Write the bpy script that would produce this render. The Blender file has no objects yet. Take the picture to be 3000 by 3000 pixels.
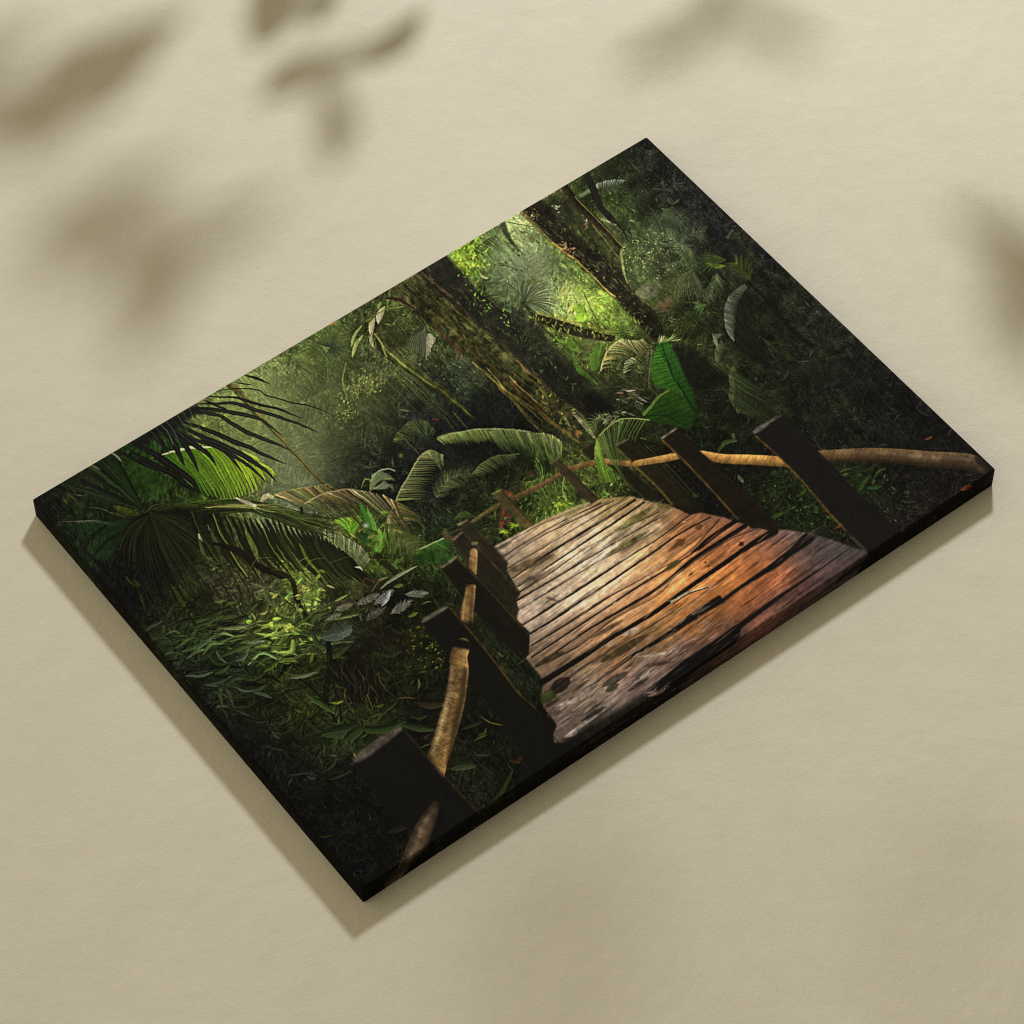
import bpy, bmesh, math
import numpy as np
from mathutils import Matrix, Vector

# ---------------------------------------------------------------- camera, light, exposure
scene = bpy.context.scene
COL = scene.collection
FOCAL = 10306.87                            # focal length in pixels of the 3000 px photograph
CAM = np.array((-1.34092, -1.75540, 3.09075))
ROT = np.array(((.79326088, -.60887547, -.00280062), (-.4978827, -.64599478, -.57862212), (.35049963, .46039267, -.81559095)))
cam_data = bpy.data.cameras.new('camera')
cam_data.sensor_width = 36; cam_data.lens = FOCAL/3000*36
cam_data.clip_start = .05; cam_data.clip_end = 200
cam = bpy.data.objects.new('camera', cam_data); COL.objects.link(cam)
cam.matrix_world = Matrix([(ROT[0][i], -ROT[1][i], -ROT[2][i], CAM[i]) for i in range(3)]+[(0, 0, 0, 1)])
scene.camera = cam

world = bpy.data.worlds.new('World'); scene.world = world; world.use_nodes = True
wn, wl = world.node_tree.nodes, world.node_tree.links
bg = wn['Background']; bg.inputs['Strength'].default_value = 1.0
tc = wn.new('ShaderNodeTexCoord')
dot = wn.new('ShaderNodeVectorMath'); dot.operation = 'DOT_PRODUCT'
dot.inputs[1].default_value = Vector((-.74, .58, .34)).normalized()
ramp = wn.new('ShaderNodeMapRange'); ramp.inputs[1].default_value = -.25; ramp.inputs[2].default_value = 1.0
mixw = wn.new('ShaderNodeMix'); mixw.data_type = 'RGBA'
mixw.inputs[6].default_value = (.07, .060, .036, 1); mixw.inputs[7].default_value = (.98, .86, .56, 1)
wl.new(tc.outputs['Generated'], dot.inputs[0]); wl.new(dot.outputs['Value'], ramp.inputs[0])
wl.new(ramp.outputs[0], mixw.inputs[0]); wl.new(mixw.outputs[2], bg.inputs['Color'])

LAMP = np.array((2.52, 2.20, 2.51))         # found from the way the canvas's shadow spreads
ld = bpy.data.lights.new('studio_lamp', 'AREA'); ld.shape = 'DISK'; ld.size = .45
ld.energy = 141; ld.color = (1, .992, .955)
lamp = bpy.data.objects.new('studio_lamp', ld); COL.objects.link(lamp)
lamp.location = LAMP; lamp.rotation_euler = (-Vector(LAMP)).to_track_quat('-Z', 'Y').to_euler()

scene.view_settings.view_transform = 'Standard'; scene.view_settings.look = 'None'
scene.view_settings.exposure = 0; scene.view_settings.gamma = 1; scene.view_settings.use_curve_mapping = False
scene.render.engine = 'CYCLES'
scene.cycles.max_bounces = 6; scene.cycles.filter_width = 1.0; scene.cycles.use_denoising = False

# ---------------------------------------------------------------- helpers
def mesh_obj(name, verts, faces, mat=None, parent=None, smooth=False):
    me = bpy.data.meshes.new(name); me.from_pydata([tuple(map(float, v)) for v in verts], [], faces); me.update()
    o = bpy.data.objects.new(name, me); COL.objects.link(o)
    if mat: me.materials.append(mat)
    if parent: o.parent = parent
    if smooth: me.polygons.foreach_set('use_smooth', [True]*len(me.polygons))
    return o
def new_mat(name):
    m = bpy.data.materials.new(name); m.use_nodes = True
    return m, m.node_tree.nodes, m.node_tree.links, m.node_tree.nodes['Principled BSDF']

# ---------------------------------------------------------------- the plaster it lies on
gm, N, L, B = new_mat('sand_plaster')
tco = N.new('ShaderNodeTexCoord')
def noise(scale, detail=4, rough=.6, dist=0):
    n = N.new('ShaderNodeTexNoise'); n.inputs['Scale'].default_value = scale; n.inputs['Detail'].default_value = detail
    n.inputs['Roughness'].default_value = rough; n.inputs['Distortion'].default_value = dist
    mp = N.new('ShaderNodeMapping'); mp.inputs['Rotation'].default_value = (.31*scale % 3, .7, .53*scale % 3)
    L.new(tco.outputs['Object'], mp.inputs[0]); L.new(mp.outputs[0], n.inputs['Vector']); return n
big = noise(3.2, 5, .55, .4); mid = noise(26, 4, .6); fine = noise(640, 2, .7); grit = noise(230, 3, .6)
cr = N.new('ShaderNodeValToRGB')
cr.color_ramp.elements[0].position = .30; cr.color_ramp.elements[0].color = (.580, .550, .486, 1)
cr.color_ramp.elements[1].position = .72; cr.color_ramp.elements[1].color = (.628, .597, .528, 1)
mx = N.new('ShaderNodeMath'); mx.operation = 'MULTIPLY_ADD'; mx.inputs[1].default_value = .6
m2 = N.new('ShaderNodeMath'); m2.operation = 'MULTIPLY'; m2.inputs[1].default_value = .4
L.new(big.outputs['Fac'], mx.inputs[0]); L.new(mid.outputs['Fac'], m2.inputs[0]); L.new(m2.outputs[0], mx.inputs[2]); L.new(mx.outputs[0], cr.inputs[0])
L.new(cr.outputs[0], B.inputs['Base Color'])
B.inputs['Roughness'].default_value = .95; B.inputs['Specular IOR Level'].default_value = .1
# pinholes and trowel specks
vor = N.new('ShaderNodeTexVoronoi'); vor.inputs['Scale'].default_value = 17; L.new(tco.outputs['Object'], vor.inputs['Vector'])
pit = N.new('ShaderNodeMapRange'); pit.inputs[1].default_value = .022; pit.inputs[2].default_value = .040; L.new(vor.outputs['Distance'], pit.inputs[0])
def bump(h, strength, dist, prev=None):
    b = N.new('ShaderNodeBump'); b.inputs['Strength'].default_value = strength; b.inputs['Distance'].default_value = dist
    L.new(h, b.inputs['Height'])
    if prev: L.new(prev.outputs[0], b.inputs['Normal'])
    return b
b1 = bump(big.outputs['Fac'], .8, .008); b2 = bump(mid.outputs['Fac'], .6, .0020, b1)
b3 = bump(grit.outputs['Fac'], .4, .0006, b2); b4 = bump(fine.outputs['Fac'], .55, .0007, b3)
b5 = bump(pit.outputs[0], .25, .0008, b4)
L.new(b5.outputs[0], B.inputs['Normal'])
gr = mesh_obj('ground', [(-30, -30, 0), (30, -30, 0), (30, 30, 0), (-30, 30, 0)], [(0, 1, 2, 3)], gm)
gr['kind'] = 'structure'; gr['label'] = 'sand coloured fine plaster surface'

# =====================================================================
# THE PRINT: a small numpy painter. Places on the print are given in the
# pixel frame of the 3000 px photograph and mapped onto the flat print.
# =====================================================================
PS = 0.72                                   # painter raster pixels per photo pixel
PX0, PY0, PX1, PY1 = 20, 350, 2980, 2760
PW, PH = int((PX1-PX0)*PS), int((PY1-PY0)*PS)
rng = np.random.default_rng(7)
TILE = dict(A=(1400,380),B=(1900,500),C=(2250,950),D=(900,700),E=(1500,900),F=(400,1000),G=(80,1250),
            H=(350,1650),I=(800,1250),J=(1350,1300),K=(1900,1250),L=(900,1950),M=(1450,1750))
ZS = 700/1932.
TILE.update(N=(1430,1440),O=(1850,1460),P=(1540,1760),R=(2050,1540),S=(1201,1465))
ZT = dict(N=.4579, O=.4579, P=.4579, R=.467, S=.751)
def Q(tile, *pts):                          # study-crop coordinates -> photo coordinates
    ox, oy = TILE[tile]; z = ZT.get(tile, ZS)
    return [(ox+x*z, oy+y*z) for x, y in pts]
def V(pts): return (np.asarray(pts, float)-(PX0, PY0))*PS

def vnoise(h, w, cell_y, cell_x, seed):     # smooth value noise, 0..1
    r = np.random.default_rng(seed)
    gy, gx = int(h/cell_y)+3, int(w/cell_x)+3
    g = r.random((gy, gx), dtype=np.float32)
    def axis(n, c):
        t = np.arange(n, dtype=np.float32)/c; i = t.astype(int); f = t-i
        return i, f*f*(3-2*f)
    iy, fy = axis(h, cell_y); ix, fx = axis(w, cell_x)
    a = g[iy]*(1-fy)[:, None]+g[iy+1]*fy[:, None]
    return a[:, ix]*(1-fx)+a[:, ix+1]*fx
def fnoise(h, w, cell, octaves, seed, gain=.55):
    o = np.zeros((h, w), np.float32); a = 1.; s = 0.
    for k in range(octaves):
        c = max(cell/2**k, 1.01); o += a*vnoise(h, w, c, c, seed+k); s += a; a *= gain
    return (o/s-.5)*2

BASE = """1894 430 33 33 30;1800 500 44 50 30;1900 560 40 45 34;2000 560 36 38 36;1950 650 58 66 48;1850 690 64 76 46;2050 650 36 38 38
2150 750 35 36 37;1800 600 54 66 34;1980 740 72 82 58;1900 780 76 88 54;1830 750 70 80 44;2070 800 46 55 36;1950 860 62 72 42;2050 900 48 56 32
1900 900 60 70 38;2150 850 40 45 30;2250 900 35 37 28;2200 1000 38 43 28;2300 1050 34 36 27;2400 1000 36 38 32;2450 1150 32 32 29;2350 1200 32 33 28
2550 1250 28 28 27;2700 1400 28 27 26;2600 1450 28 26 25;2250 1200 35 39 25;2150 1150 36 38 26;2100 1050 42 47 28;2050 1050 50 58 32;1980 980 54 62 34
1690 900 134 158 66;1640 880 98 112 68;1560 760 92 104 70;1530 680 112 128 72;1500 650 138 150 100;1480 780 92 108 74;1620 760 76 92 42;1700 820 92 112 54
1750 900 128 158 62;1720 950 118 142 62;1790 960 84 104 44;1560 860 84 96 68;1460 850 58 68 44;1380 760 96 118 40;1345 715 112 136 48;1420 700 70 86 48
1440 900 54 64 38;1600 950 84 96 52;1650 1080 58 72 34;1750 1050 78 84 48;1850 1050 64 70 40;1800 1150 58 64 38;1700 1150 48 54 32;1620 1150 40 44 28
1000 1000 80 92 48;950 1030 90 104 56;1100 950 74 82 46;1180 900 70 80 44;1050 900 62 72 44;1250 850 60 64 42;1300 1000 70 78 46;1350 1100 50 58 42
1250 1150 50 56 43;1150 1100 84 92 60;1050 1150 88 98 58;950 1150 76 86 58;850 1150 96 106 64;800 1130 108 120 78;750 1130 112 124 76;900 1050 84 96 54
720 1200 90 100 56;800 1250 98 110 62;850 1320 108 118 84;780 1400 92 104 64;900 1250 88 98 68;1000 1250 70 80 48;1100 1250 64 70 50;950 1350 68 76 56
1050 1350 54 60 46;1200 1300 44 50 42;1300 1300 39 43 40;1400 1250 35 39 36;1450 1300 34 38 35;860 1430 90 100 78;1000 1450 52 58 44;1150 1400 42 48 36
1250 1450 44 50 38;1350 1450 44 50 34;1450 1400 42 48 28;1300 1550 44 54 34;1380 1550 36 44 28;1250 1380 42 46 36;1060 1080 66 74 50
110 1470 27 28 27;200 1420 31 34 25;300 1400 36 44 26;250 1500 32 42 25;350 1480 37 45 25;430 1390 34 54 24;490 1450 48 64 28;300 1580 36 50 28
230 1600 30 42 28;400 1600 24 24 22;500 1550 25 26 22;350 1700 24 24 24;450 1700 27 27 25;550 1700 38 42 23;650 1650 46 50 26;700 1710 66 66 42
640 1730 58 58 48;750 1800 60 68 30;420 1850 27 28 24;540 1800 34 38 21;620 1800 44 48 28;740 1780 56 56 52;480 1850 46 56 36;550 1900 48 58 36
650 1870 52 62 40;750 1830 84 98 46;820 1848 104 122 56;880 1830 70 80 46;900 1755 88 102 48;950 1800 58 64 44;1000 1700 50 58 32;1050 1750 54 60 36
700 1950 48 57 38;800 1950 46 56 28;600 2000 32 37 28;500 1950 34 40 30;550 2080 29 33 27;700 2050 38 42 28;800 2050 36 39 22;900 2000 44 50 25
910 2070 58 64 28;1000 2000 26 26 21;700 2150 28 28 26;850 2150 32 38 23;950 2150 40 48 28;1000 2130 48 56 32;1100 2150 42 50 27;800 2250 26 26 26
900 2250 29 33 25;1000 2300 23 23 22;850 2400 23 23 23;1000 2450 23 23 23;1100 2500 23 23 23;1062 2598 20 20 20;900 2450 20 20 20;700 2250 22 22 22
1150 1550 70 80 48;1100 1620 70 90 36;1200 1650 58 70 34;1280 1650 54 68 34;1000 1550 80 84 50;1050 1550 92 112 40;1150 1750 32 34 23;1250 1750 33 37 22
1250 1850 38 42 22;1200 1900 42 46 24;1350 1950 26 28 18;1420 1750 38 42 23;1450 1900 34 40 24;1500 2050 32 36 25;1550 2150 27 27 23;1450 2150 27 29 21;1350 2200 29 33 23
1350 2300 33 37 25;1250 2100 30 30 24;1150 2000 34 38 22;1600 1450 70 86 38;1660 1500 96 120 44;1700 1450 78 94 42;1480 1540 48 56 30;1520 1490 56 70 30
1740 1350 78 86 46;1800 1400 66 80 36;1850 1450 34 36 21;1950 1350 23 23 17;2050 1450 21 21 19;2200 1350 25 27 20;2100 1250 29 35 21;2250 1450 33 40 23
2350 1550 34 44 24;2450 1450 34 42 24;2550 1450 38 48 25;2600 1520 33 31 29;2700 1500 36 32 32;2800 1450 30 27 28;2450 1560 30 32 24;1560 1400 42 50 28
1500 1400 44 50 30;1450 1500 42 50 28;1900 1250 36 40 24;1800 1230 34 36 23;1850 1180 48 52 34;1880 1120 52 58 34"""
def parse(s): return np.array([[float(v) for v in p.split()] for p in s.replace('\n', ';').split(';') if p.strip()])
def field(pts, sig, step=8):
    h, w = PH//step+2, PW//step+2
    yy, xx = np.mgrid[0:h, 0:w].astype(np.float32)*step/PS
    xx += PX0; yy += PY0
    num = np.zeros((h, w, 3), np.float32); den = np.zeros((h, w), np.float32)
    for x, y, r, g, b in pts:
        d2 = (xx-x)**2+(yy-y)**2
        k = np.exp(-d2/(2*sig*sig))+1e-4/(1+(d2/6400)**4)+1e-12
        num += k[..., None]*np.array((r, g, b), np.float32); den += k
    f = num/den[..., None]
    ty = np.arange(PH)/step; tx = np.arange(PW)/step
    iy, ix = ty.astype(int), tx.astype(int); fy = (ty-iy)[:, None, None].astype(np.float32); fx = (tx-ix)[None, :, None].astype(np.float32)
    a = f[iy]*(1-fy)+f[iy+1]*fy
    return a[:, ix]*(1-fx)+a[:, ix+1]*fx

bp_ = parse(BASE)
val = (bp_[:, 0] < 1200) & (bp_[:, 1] < 1460) & (bp_[:, 0] > 640)
bp_[val, 2:] *= (.92, .92, .90)                       # the misty valley
base = field(bp_, 38)
n1 = fnoise(PH, PW, 44, 5, 11); n2 = fnoise(PH, PW, 9, 3, 31)
def smear(seed, dx, dy, n, cell=2.0):        # noise drawn out along a direction, unit spread
    a = vnoise(PH, PW, cell, cell, seed); o = np.zeros_like(a)
    for k in range(-n, n+1): o += np.roll(a, (int(round(dy*k)), int(round(dx*k))), (0, 1))
    o -= o.mean(); return o/o.std()
f1 = smear(41, .66, .75, 8); f2 = smear(42, .95, -.30, 5); f3 = smear(43, -.2, .98, 5, 2.6)
mixn = vnoise(PH, PW, 60, 60, 44); mixm = vnoise(PH, PW, 45, 45, 45)
fibre = np.where(mixn > .5, f1, np.where(mixm > .5, f2, f3))
leafy = np.exp(.09*fibre+.07*f3+.42*n1+.36*n2)*.95
img = base*leafy[..., None]

def blend(x0, y0, cov, col):
    h, w = cov.shape
    X0, Y0 = max(x0, 0), max(y0, 0); X1, Y1 = min(x0+w, PW), min(y0+h, PH)
    if X1 <= X0 or Y1 <= Y0: return
    s = (slice(Y0-y0, Y1-y0), slice(X0-x0, X1-x0))
    c = cov[s][..., None]
    col = np.asarray(col, np.float32)
    if col.ndim == 3: col = col[s]
    d = img[Y0:Y1, X0:X1]
    d += c*(col-d)
def smooth(pts, n):
    p = np.asarray(pts, float)
    if len(p) < 3:
        t = np.linspace(0, 1, n)[:, None]; return p[0]*(1-t)+p[-1]*t
    q = np.vstack([2*p[0]-p[1], p, 2*p[-1]-p[-2]]); out = []
    u = np.linspace(0, len(p)-1-1e-6, n)
    i = u.astype(int); t = (u-i)[:, None]
    a, b, c, d = q[i], q[i+1], q[i+2], q[i+3]
    return .5*(2*b+(c-a)*t+(2*a-5*b+4*c-d)*t*t+(3*b-a-3*c+d)*t**3)
def stroke(pts, w, col, col2=None, a=1., soft=1.2, n=None, prof=None, shade=0., tex=0.):
    """tapered curved band. w: width at start (or list along it), in photo px; prof 'leaf' swells in the middle"""
    P = V(pts); L = np.sum(np.hypot(*np.diff(P, axis=0).T))
    n = n or int(np.clip(L/7, 3, 60)); P = smooth(P, n)
    u = np.linspace(0, 1, n)
    ww = np.interp(u, np.linspace(0, 1, len(w)), w) if isinstance(w, (list, tuple)) else w*np.ones(n)
    if prof == 'leaf': ww = w*np.sin(np.pi*np.clip(u*.93+.05, 0, 1))**.8
    if prof == 'taper': ww = w*(1-u)**.7+.3
    hw = ww*PS/2
    m = hw.max()+soft+2
    x0, y0 = np.floor(P.min(0)-m).astype(int); x1, y1 = np.ceil(P.max(0)+m).astype(int)
    x0c, y0c, x1c, y1c = max(x0, 0), max(y0, 0), min(x1, PW), min(y1, PH)
    if x1c <= x0c or y1c <= y0c: return
    H, W = y1c-y0c, x1c-x0c
    best = np.full((H, W), 1e9, np.float32); U = np.zeros((H, W), np.float32); SD = np.zeros((H, W), np.float32)
    for i in range(n-1):
        (ax, ay), (bx, by) = P[i], P[i+1]
        r = max(hw[i], hw[i+1])+soft+2
        xa, xb = int(max(min(ax, bx)-r, x0c)), int(min(max(ax, bx)+r+1, x1c))
        ya, yb = int(max(min(ay, by)-r, y0c)), int(min(max(ay, by)+r+1, y1c))
        if xb <= xa or yb <= ya: continue
        yy, xx = np.mgrid[ya:yb, xa:xb].astype(np.float32)
        dx, dy = bx-ax, by-ay; l2 = dx*dx+dy*dy+1e-9
        t = np.clip(((xx-ax)*dx+(yy-ay)*dy)/l2, 0, 1)
        ex, ey = xx-ax-t*dx, yy-ay-t*dy
        d = np.hypot(ex, ey)-(hw[i]*(1-t)+hw[i+1]*t)
        s = (slice(ya-y0c, yb-y0c), slice(xa-x0c, xb-x0c))
        k = d < best[s]
        best[s] = np.where(k, d, best[s]); U[s] = np.where(k, (i+t)/(n-1), U[s])
        if shade or tex:
            sd = (dx*ey-dy*ex)/np.sqrt(l2)/max(hw[i]*.5+hw[i+1]*.5, .5)
            SD[s] = np.where(k, sd, SD[s])
    cov = np.clip(.5-best/soft, 0, 1)*a
    c0 = np.array(col, np.float32)
    c = c0 if col2 is None else c0*(1-U[..., None])+np.array(col2, np.float32)*U[..., None]
    if shade: c = c*(1+shade*np.clip(SD, -1, 1))[..., None]
    if tex: c = c*(1+tex*(n2+n1)[y0c:y1c, x0c:x1c])[..., None]
    blend(x0c, y0c, cov, np.broadcast_to(c, (H, W, 3)))
def inside(P, xx, yy):
    r = np.zeros(xx.shape, bool); n = len(P)
    for i in range(n):
        (x1, y1), (x2, y2) = P[i], P[(i+1) % n]
        if y1 == y2: continue
        k = ((y1 > yy) != (y2 > yy)) & (xx < (x2-x1)*(yy-y1)/(y2-y1)+x1)
        r ^= k
    return r
def poly(pts, col, a=1., soft=1.5, tex=.25, fn=None, rough=0.):
    P = V(pts)
    x0, y0 = np.maximum(np.floor(P.min(0)-8), 0).astype(int); x1, y1 = np.minimum(np.ceil(P.max(0)+8), (PW, PH)).astype(int)
    if x1 <= x0 or y1 <= y0: return
    yy, xx = np.mgrid[y0:y1, x0:x1].astype(np.float32)
    wx, wy = xx, yy
    if rough:
        wx = xx+rough*PS*n1[y0:y1, x0:x1]; wy = yy+rough*PS*n1[::-1][y0:y1, x0:x1]
    m = inside(P, wx, wy).astype(np.float32)
    k = max(1, int(round(soft)))
    for _ in range(2):                       # feather the rim
        for ax in (0, 1):
            acc = m.copy()
            for o in range(1, k+1): acc += np.roll(m, o, ax)+np.roll(m, -o, ax)
            m = acc/(2*k+1)
    X = xx/PS+PX0; Y = yy/PS+PY0
    c = fn(X, Y) if fn else np.broadcast_to(np.array(col, np.float32), m.shape+(3,))
    if tex: c = c*np.exp(tex*(n1+n2)[y0:y1, x0:x1])[..., None]
    blend(x0, y0, m*a, c)
def at(x, y):
    j, i = int((y-PY0)*PS), int((x-PX0)*PS)
    return base[min(max(j, 0), PH-1), min(max(i, 0), PW-1)]
def jit(c, s=.15): return np.asarray(c, float)*np.exp(rng.normal(0, s))*np.exp(rng.normal(0, s*.25, 3))
def lit(c, k): return np.clip(np.asarray(c, float)*k, 0, 245)
DOWN = np.array((.64, .77)); ALONG = np.array((.84, -.54))
def frond(sp, n, length, w, c0, c1, side=0, ang=.9, droop=.35, prof=None, a=.95, js=.18, spine=None, spw=3):
    S = smooth(np.asarray(sp, float), n+2)
    for i in range(1, n+1):
        t = i/(n+1); T = S[i+1]-S[i-1]; T /= np.hypot(*T)+1e-9
        Nn = np.array((-T[1], T[0]))
        lf = np.interp(t, [0, .12, .5, .85, 1], prof or [.5, .85, 1, .7, .3])*length*rng.uniform(.85, 1.12)
        for sg in ((1, -1) if side == 0 else (side,)):
            d = T*np.cos(ang)+Nn*sg*np.sin(ang)
            p0 = S[i]+rng.normal(0, .8, 2); p1 = p0+d*lf*.55+DOWN*droop*lf*.12; p2 = p0+d*lf*.92+DOWN*droop*lf*.5
            stroke([p0, p1, p2], w, jit(c0, js), jit(c1, js), a=a, prof='taper', n=7)
    if spine is not None: stroke(sp, [spw, spw*.4], spine)
def leaf(b, t, w, col, bend=0., rib=.35, a=1., hi=.18):
    b, t = np.asarray(b, float), np.asarray(t, float); d = t-b; L = np.hypot(*d)
    nrm = np.array((-d[1], d[0]))/(L+1e-9); m = (b+t)/2+nrm*bend*L
    stroke([b, m, t], w, lit(col, .9), lit(col, 1.12), a=a, prof='leaf', shade=hi, n=int(np.clip(L*PS/5, 5, 20)))
    if rib and w > 7: stroke([b, m, b+(t-b)*.93], max(1.2, w*.09), lit(col, 1+rib), a=.7*a, n=7)

# ---- leaf litter of the forest: specks far off, leaves near by -------------------------------
def scatter(N, x0, y0, x1, y1, l0, l1, asp, sig, a=.8, hi=.08, ang=None, keep=None, gain=2.):
    for _ in range(N):
        x, y = rng.uniform(x0, x1), rng.uniform(y0, y1)
        if keep is not None and not keep(x, y): continue
        b = at(x, y); k = np.exp(rng.normal(-.08, sig))
        if rng.random() < hi: k = gain*rng.uniform(.8, 1.4)
        c = np.clip(b*k*np.exp(rng.normal(0, .07, 3))+(0, 1, 0), 6, 230)
        L = rng.uniform(l0, l1); th = rng.normal(ang, .55) if ang is not None else rng.uniform(0, 2*np.pi)
        d = np.array((np.cos(th), np.sin(th)))*L
        q = np.array((-d[1], d[0]))*rng.normal(0, .09)
        stroke([(x, y), (x+d[0]*.5+q[0], y+d[1]*.5+q[1]), (x+d[0], y+d[1])], L/asp*rng.uniform(.7, 1.3), c, a=a, prof='leaf', n=4, soft=1.3)
def on_print(x, y):
    return (y > 1464-(x-95)*.5914-20) and (y > 400+(x-1894)*.9526-25) and (y < 1490+(x-95)*1.1887+20) and (y < 2640-(x-1062)*.6587+20)
far = lambda x, y: on_print(x, y) and (y < 1700)
scatter(26000, 600, 380, 2500, 1700, 3, 10, 2.6, .45, a=.7, hi=.08, keep=far, gain=1.8)
scatter(5000, 80, 1300, 1600, 2660, 9, 30, 4.5, .42, a=.75, hi=.06, keep=on_print, gain=1.7)
scatter(2500, 1500, 850, 2900, 1650, 8, 30, 6, .42, a=.7, hi=.06, keep=on_print, gain=1.7)
scatter(5000, 600, 380, 2150, 1350, 1.5, 4, 1.4, .3, a=.8, hi=1., keep=far, gain=1.75)
def wisps(N, x0, y0, x1, y1, l0, l1, ang, spread, keep, k=(.4, .55, 1.5, 1.9), w=1.3, a=.5):
    for _ in range(N):
        x, y = rng.uniform(x0, x1), rng.uniform(y0, y1)
        if not keep(x, y): continue
        L = rng.uniform(l0, l1); th = rng.normal(ang, spread); d = np.array((np.cos(th), np.sin(th)))*L; q = np.array((-d[1], d[0]))*rng.normal(0, .16)
        stroke([(x,y),(x+d[0]*.5+q[0],y+d[1]*.5+q[1]),(x+d[0],y+d[1])], [w,w*1.2,w*.5], np.clip(at(x,y)*rng.choice(k), 8, 220), a=a*rng.uniform(.5,1.2), n=5)
wisps(1100, 600, 400, 2450, 1600, 14, 60, .85, .7, far)

def fan(c, a0, a1, n, l, w, c0, c1, droop=.2, a=.85, js=.2):
    c = np.asarray(c, float)
    for i in range(n):
        th = np.radians(a0+(a1-a0)*(i+rng.uniform(-.3, .3))/max(n-1, 1)); d = np.array((np.cos(th), np.sin(th)))
        L = l*rng.uniform(.8, 1.1)
        stroke([c, c+d*L*.55, c+d*L+DOWN*droop*L], w, jit(c0, js), jit(c1, js), a=a, n=8, prof='taper')

def glow(x, y, r, col, a):
    X, Y = (x-PX0)*PS, (y-PY0)*PS; R = r*PS*2.2
    x0, y0, x1, y1 = int(X-R), int(Y-R), int(X+R), int(Y+R)
    yy, xx = np.mgrid[y0:y1, x0:x1]
    blend(x0, y0, (a*np.exp(-((xx-X)**2+(yy-Y)**2)/(2*(r*PS)**2))).astype(np.float32), col)
def vine(N, x0, y0, x1, y1, keep, l0, l1, w0, w1, a, ks=(.4, .5, 1.4, 1.7)):
    for _ in range(N):
        x, y = rng.uniform(x0, x1), rng.uniform(y0, y1)
        if not keep(x, y): continue
        L = rng.uniform(l0, l1); th = rng.normal(.85, .10); d = np.array((np.cos(th), np.sin(th)))*L; q = np.array((-d[1], d[0]))*rng.normal(0, .05)
        stroke([(x,y),(x+d[0]*.5+q[0],y+d[1]*.5+q[1]),(x+d[0],y+d[1])], [rng.uniform(w0,w1),rng.uniform(w0,w1),1], np.clip(at(x+d[0]*.5,y+d[1]*.5)*rng.choice(ks), 8, 170), a=a*rng.uniform(.5,1.2), n=9, soft=2, tex=.3)
def ferns(N, x0, y0, x1, y1, keep, l0, l1, a, k=1.35):
    for _ in range(N):
        x, y = rng.uniform(x0, x1), rng.uniform(y0, y1)
        if not keep(x, y): continue
        L = rng.uniform(l0, l1); th = rng.uniform(-2.6, .3); d = np.array((np.cos(th), np.sin(th)))*L; c = at(x, y)*k*rng.uniform(.8, 1.25)
        frond([(x,y),(x+d[0]*.55,y+d[1]*.55),(x+d[0],y+d[1]+L*.25)], int(np.clip(L/4, 8, 24)), L*.42, 2.6, np.clip(c, 10, 190), np.clip(c*.62, 8, 160), side=0, ang=.95, droop=.5, a=a)
def crown(x, y, r, k=1., a=.7):                # a bush: dark below, light leaves on its upper side
    b = at(x, y); X, Y = (x-PX0)*PS, (y-PY0)*PS
    glow(x+DOWN[0]*r*.55, y+DOWN[1]*r*.55, r*.55, b*.42, .6); glow(x-DOWN[0]*r*.3, y-DOWN[1]*r*.3, r*.5, np.clip(b*1.18*k, 0, 220), .35)
    for _ in range(int(r*2.6)):
        th = rng.uniform(0, 6.28); q = r*np.sqrt(rng.random()); p = np.array((np.cos(th), np.sin(th)))*q*(1.15, .9)
        up = -(p@DOWN)/r; kk = (.50+.95*np.clip((up+1)/2, 0, 1)**1.6)*np.exp(rng.normal(0, .28))*k
        d = rng.normal(0, 1, 2); d /= np.hypot(*d); l = rng.uniform(2.5, 7)
        stroke([(x+p[0],y+p[1]),(x+p[0]+d[0]*l,y+p[1]+d[1]*l+1.5)], [1.2,rng.uniform(1.6,3.2),.6], np.clip(b*kk+(2,3,0), 6, 225), a=a, n=3)
def crowns(N, x0, y0, x1, y1, keep, r0, r1, k=1.):
    P = sorted([(rng.uniform(x0, x1), rng.uniform(y0, y1)) for _ in range(N)], key=lambda p: p[0]*DOWN[0]+p[1]*DOWN[1])
    for x, y in P:
        if keep(x, y): crown(x, y, rng.uniform(r0, r1), k)
crowns(190, 600, 480, 1900, 1480, far, 16, 46); crowns(70, 1780, 430, 2250, 1000, far, 16, 44, 1.08); crowns(60, 2000, 700, 2750, 1350, far, 16, 40, 1.05); crowns(50, 450, 1650, 1350, 2350, on_print, 18, 46)
for c in ((1905,745,64),(1885,800,40),(1950,690,44),(1090,1190,74),(1130,1120,46),(1000,1190,50),(840,1180,44),(900,1120,46),(1000,1080,40),(1010,1300,56),(950,1260,50),(1120,1300,46)): crown(*c, 1.1)
vine(170, 600, 500, 1900, 1450, far, 60, 320, 1.5, 6, .38); vine(90, 1900, 500, 2700, 1300, far, 60, 260, 1.5, 6, .4)
def clump(N, x0, y0, x1, y1, keep, l0, l1, a, k=1.35):
    for _ in range(N):
        x, y = rng.uniform(x0, x1), rng.uniform(y0, y1)
        if not keep(x, y): continue
        L = rng.uniform(l0, l1); c = at(x, y)*k
        for i in range(rng.integers(3, 8)):
            th = rng.uniform(-2.9, .9); l = L*rng.uniform(.6, 1.1); d = np.array((np.cos(th), np.sin(th)))*l
            leaf((x,y), (x+d[0], y+d[1]+l*.3), l*rng.uniform(.16,.3), np.clip(jit(c, .22), 10, 180), bend=rng.normal(0,.12), a=a, hi=.3)
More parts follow.
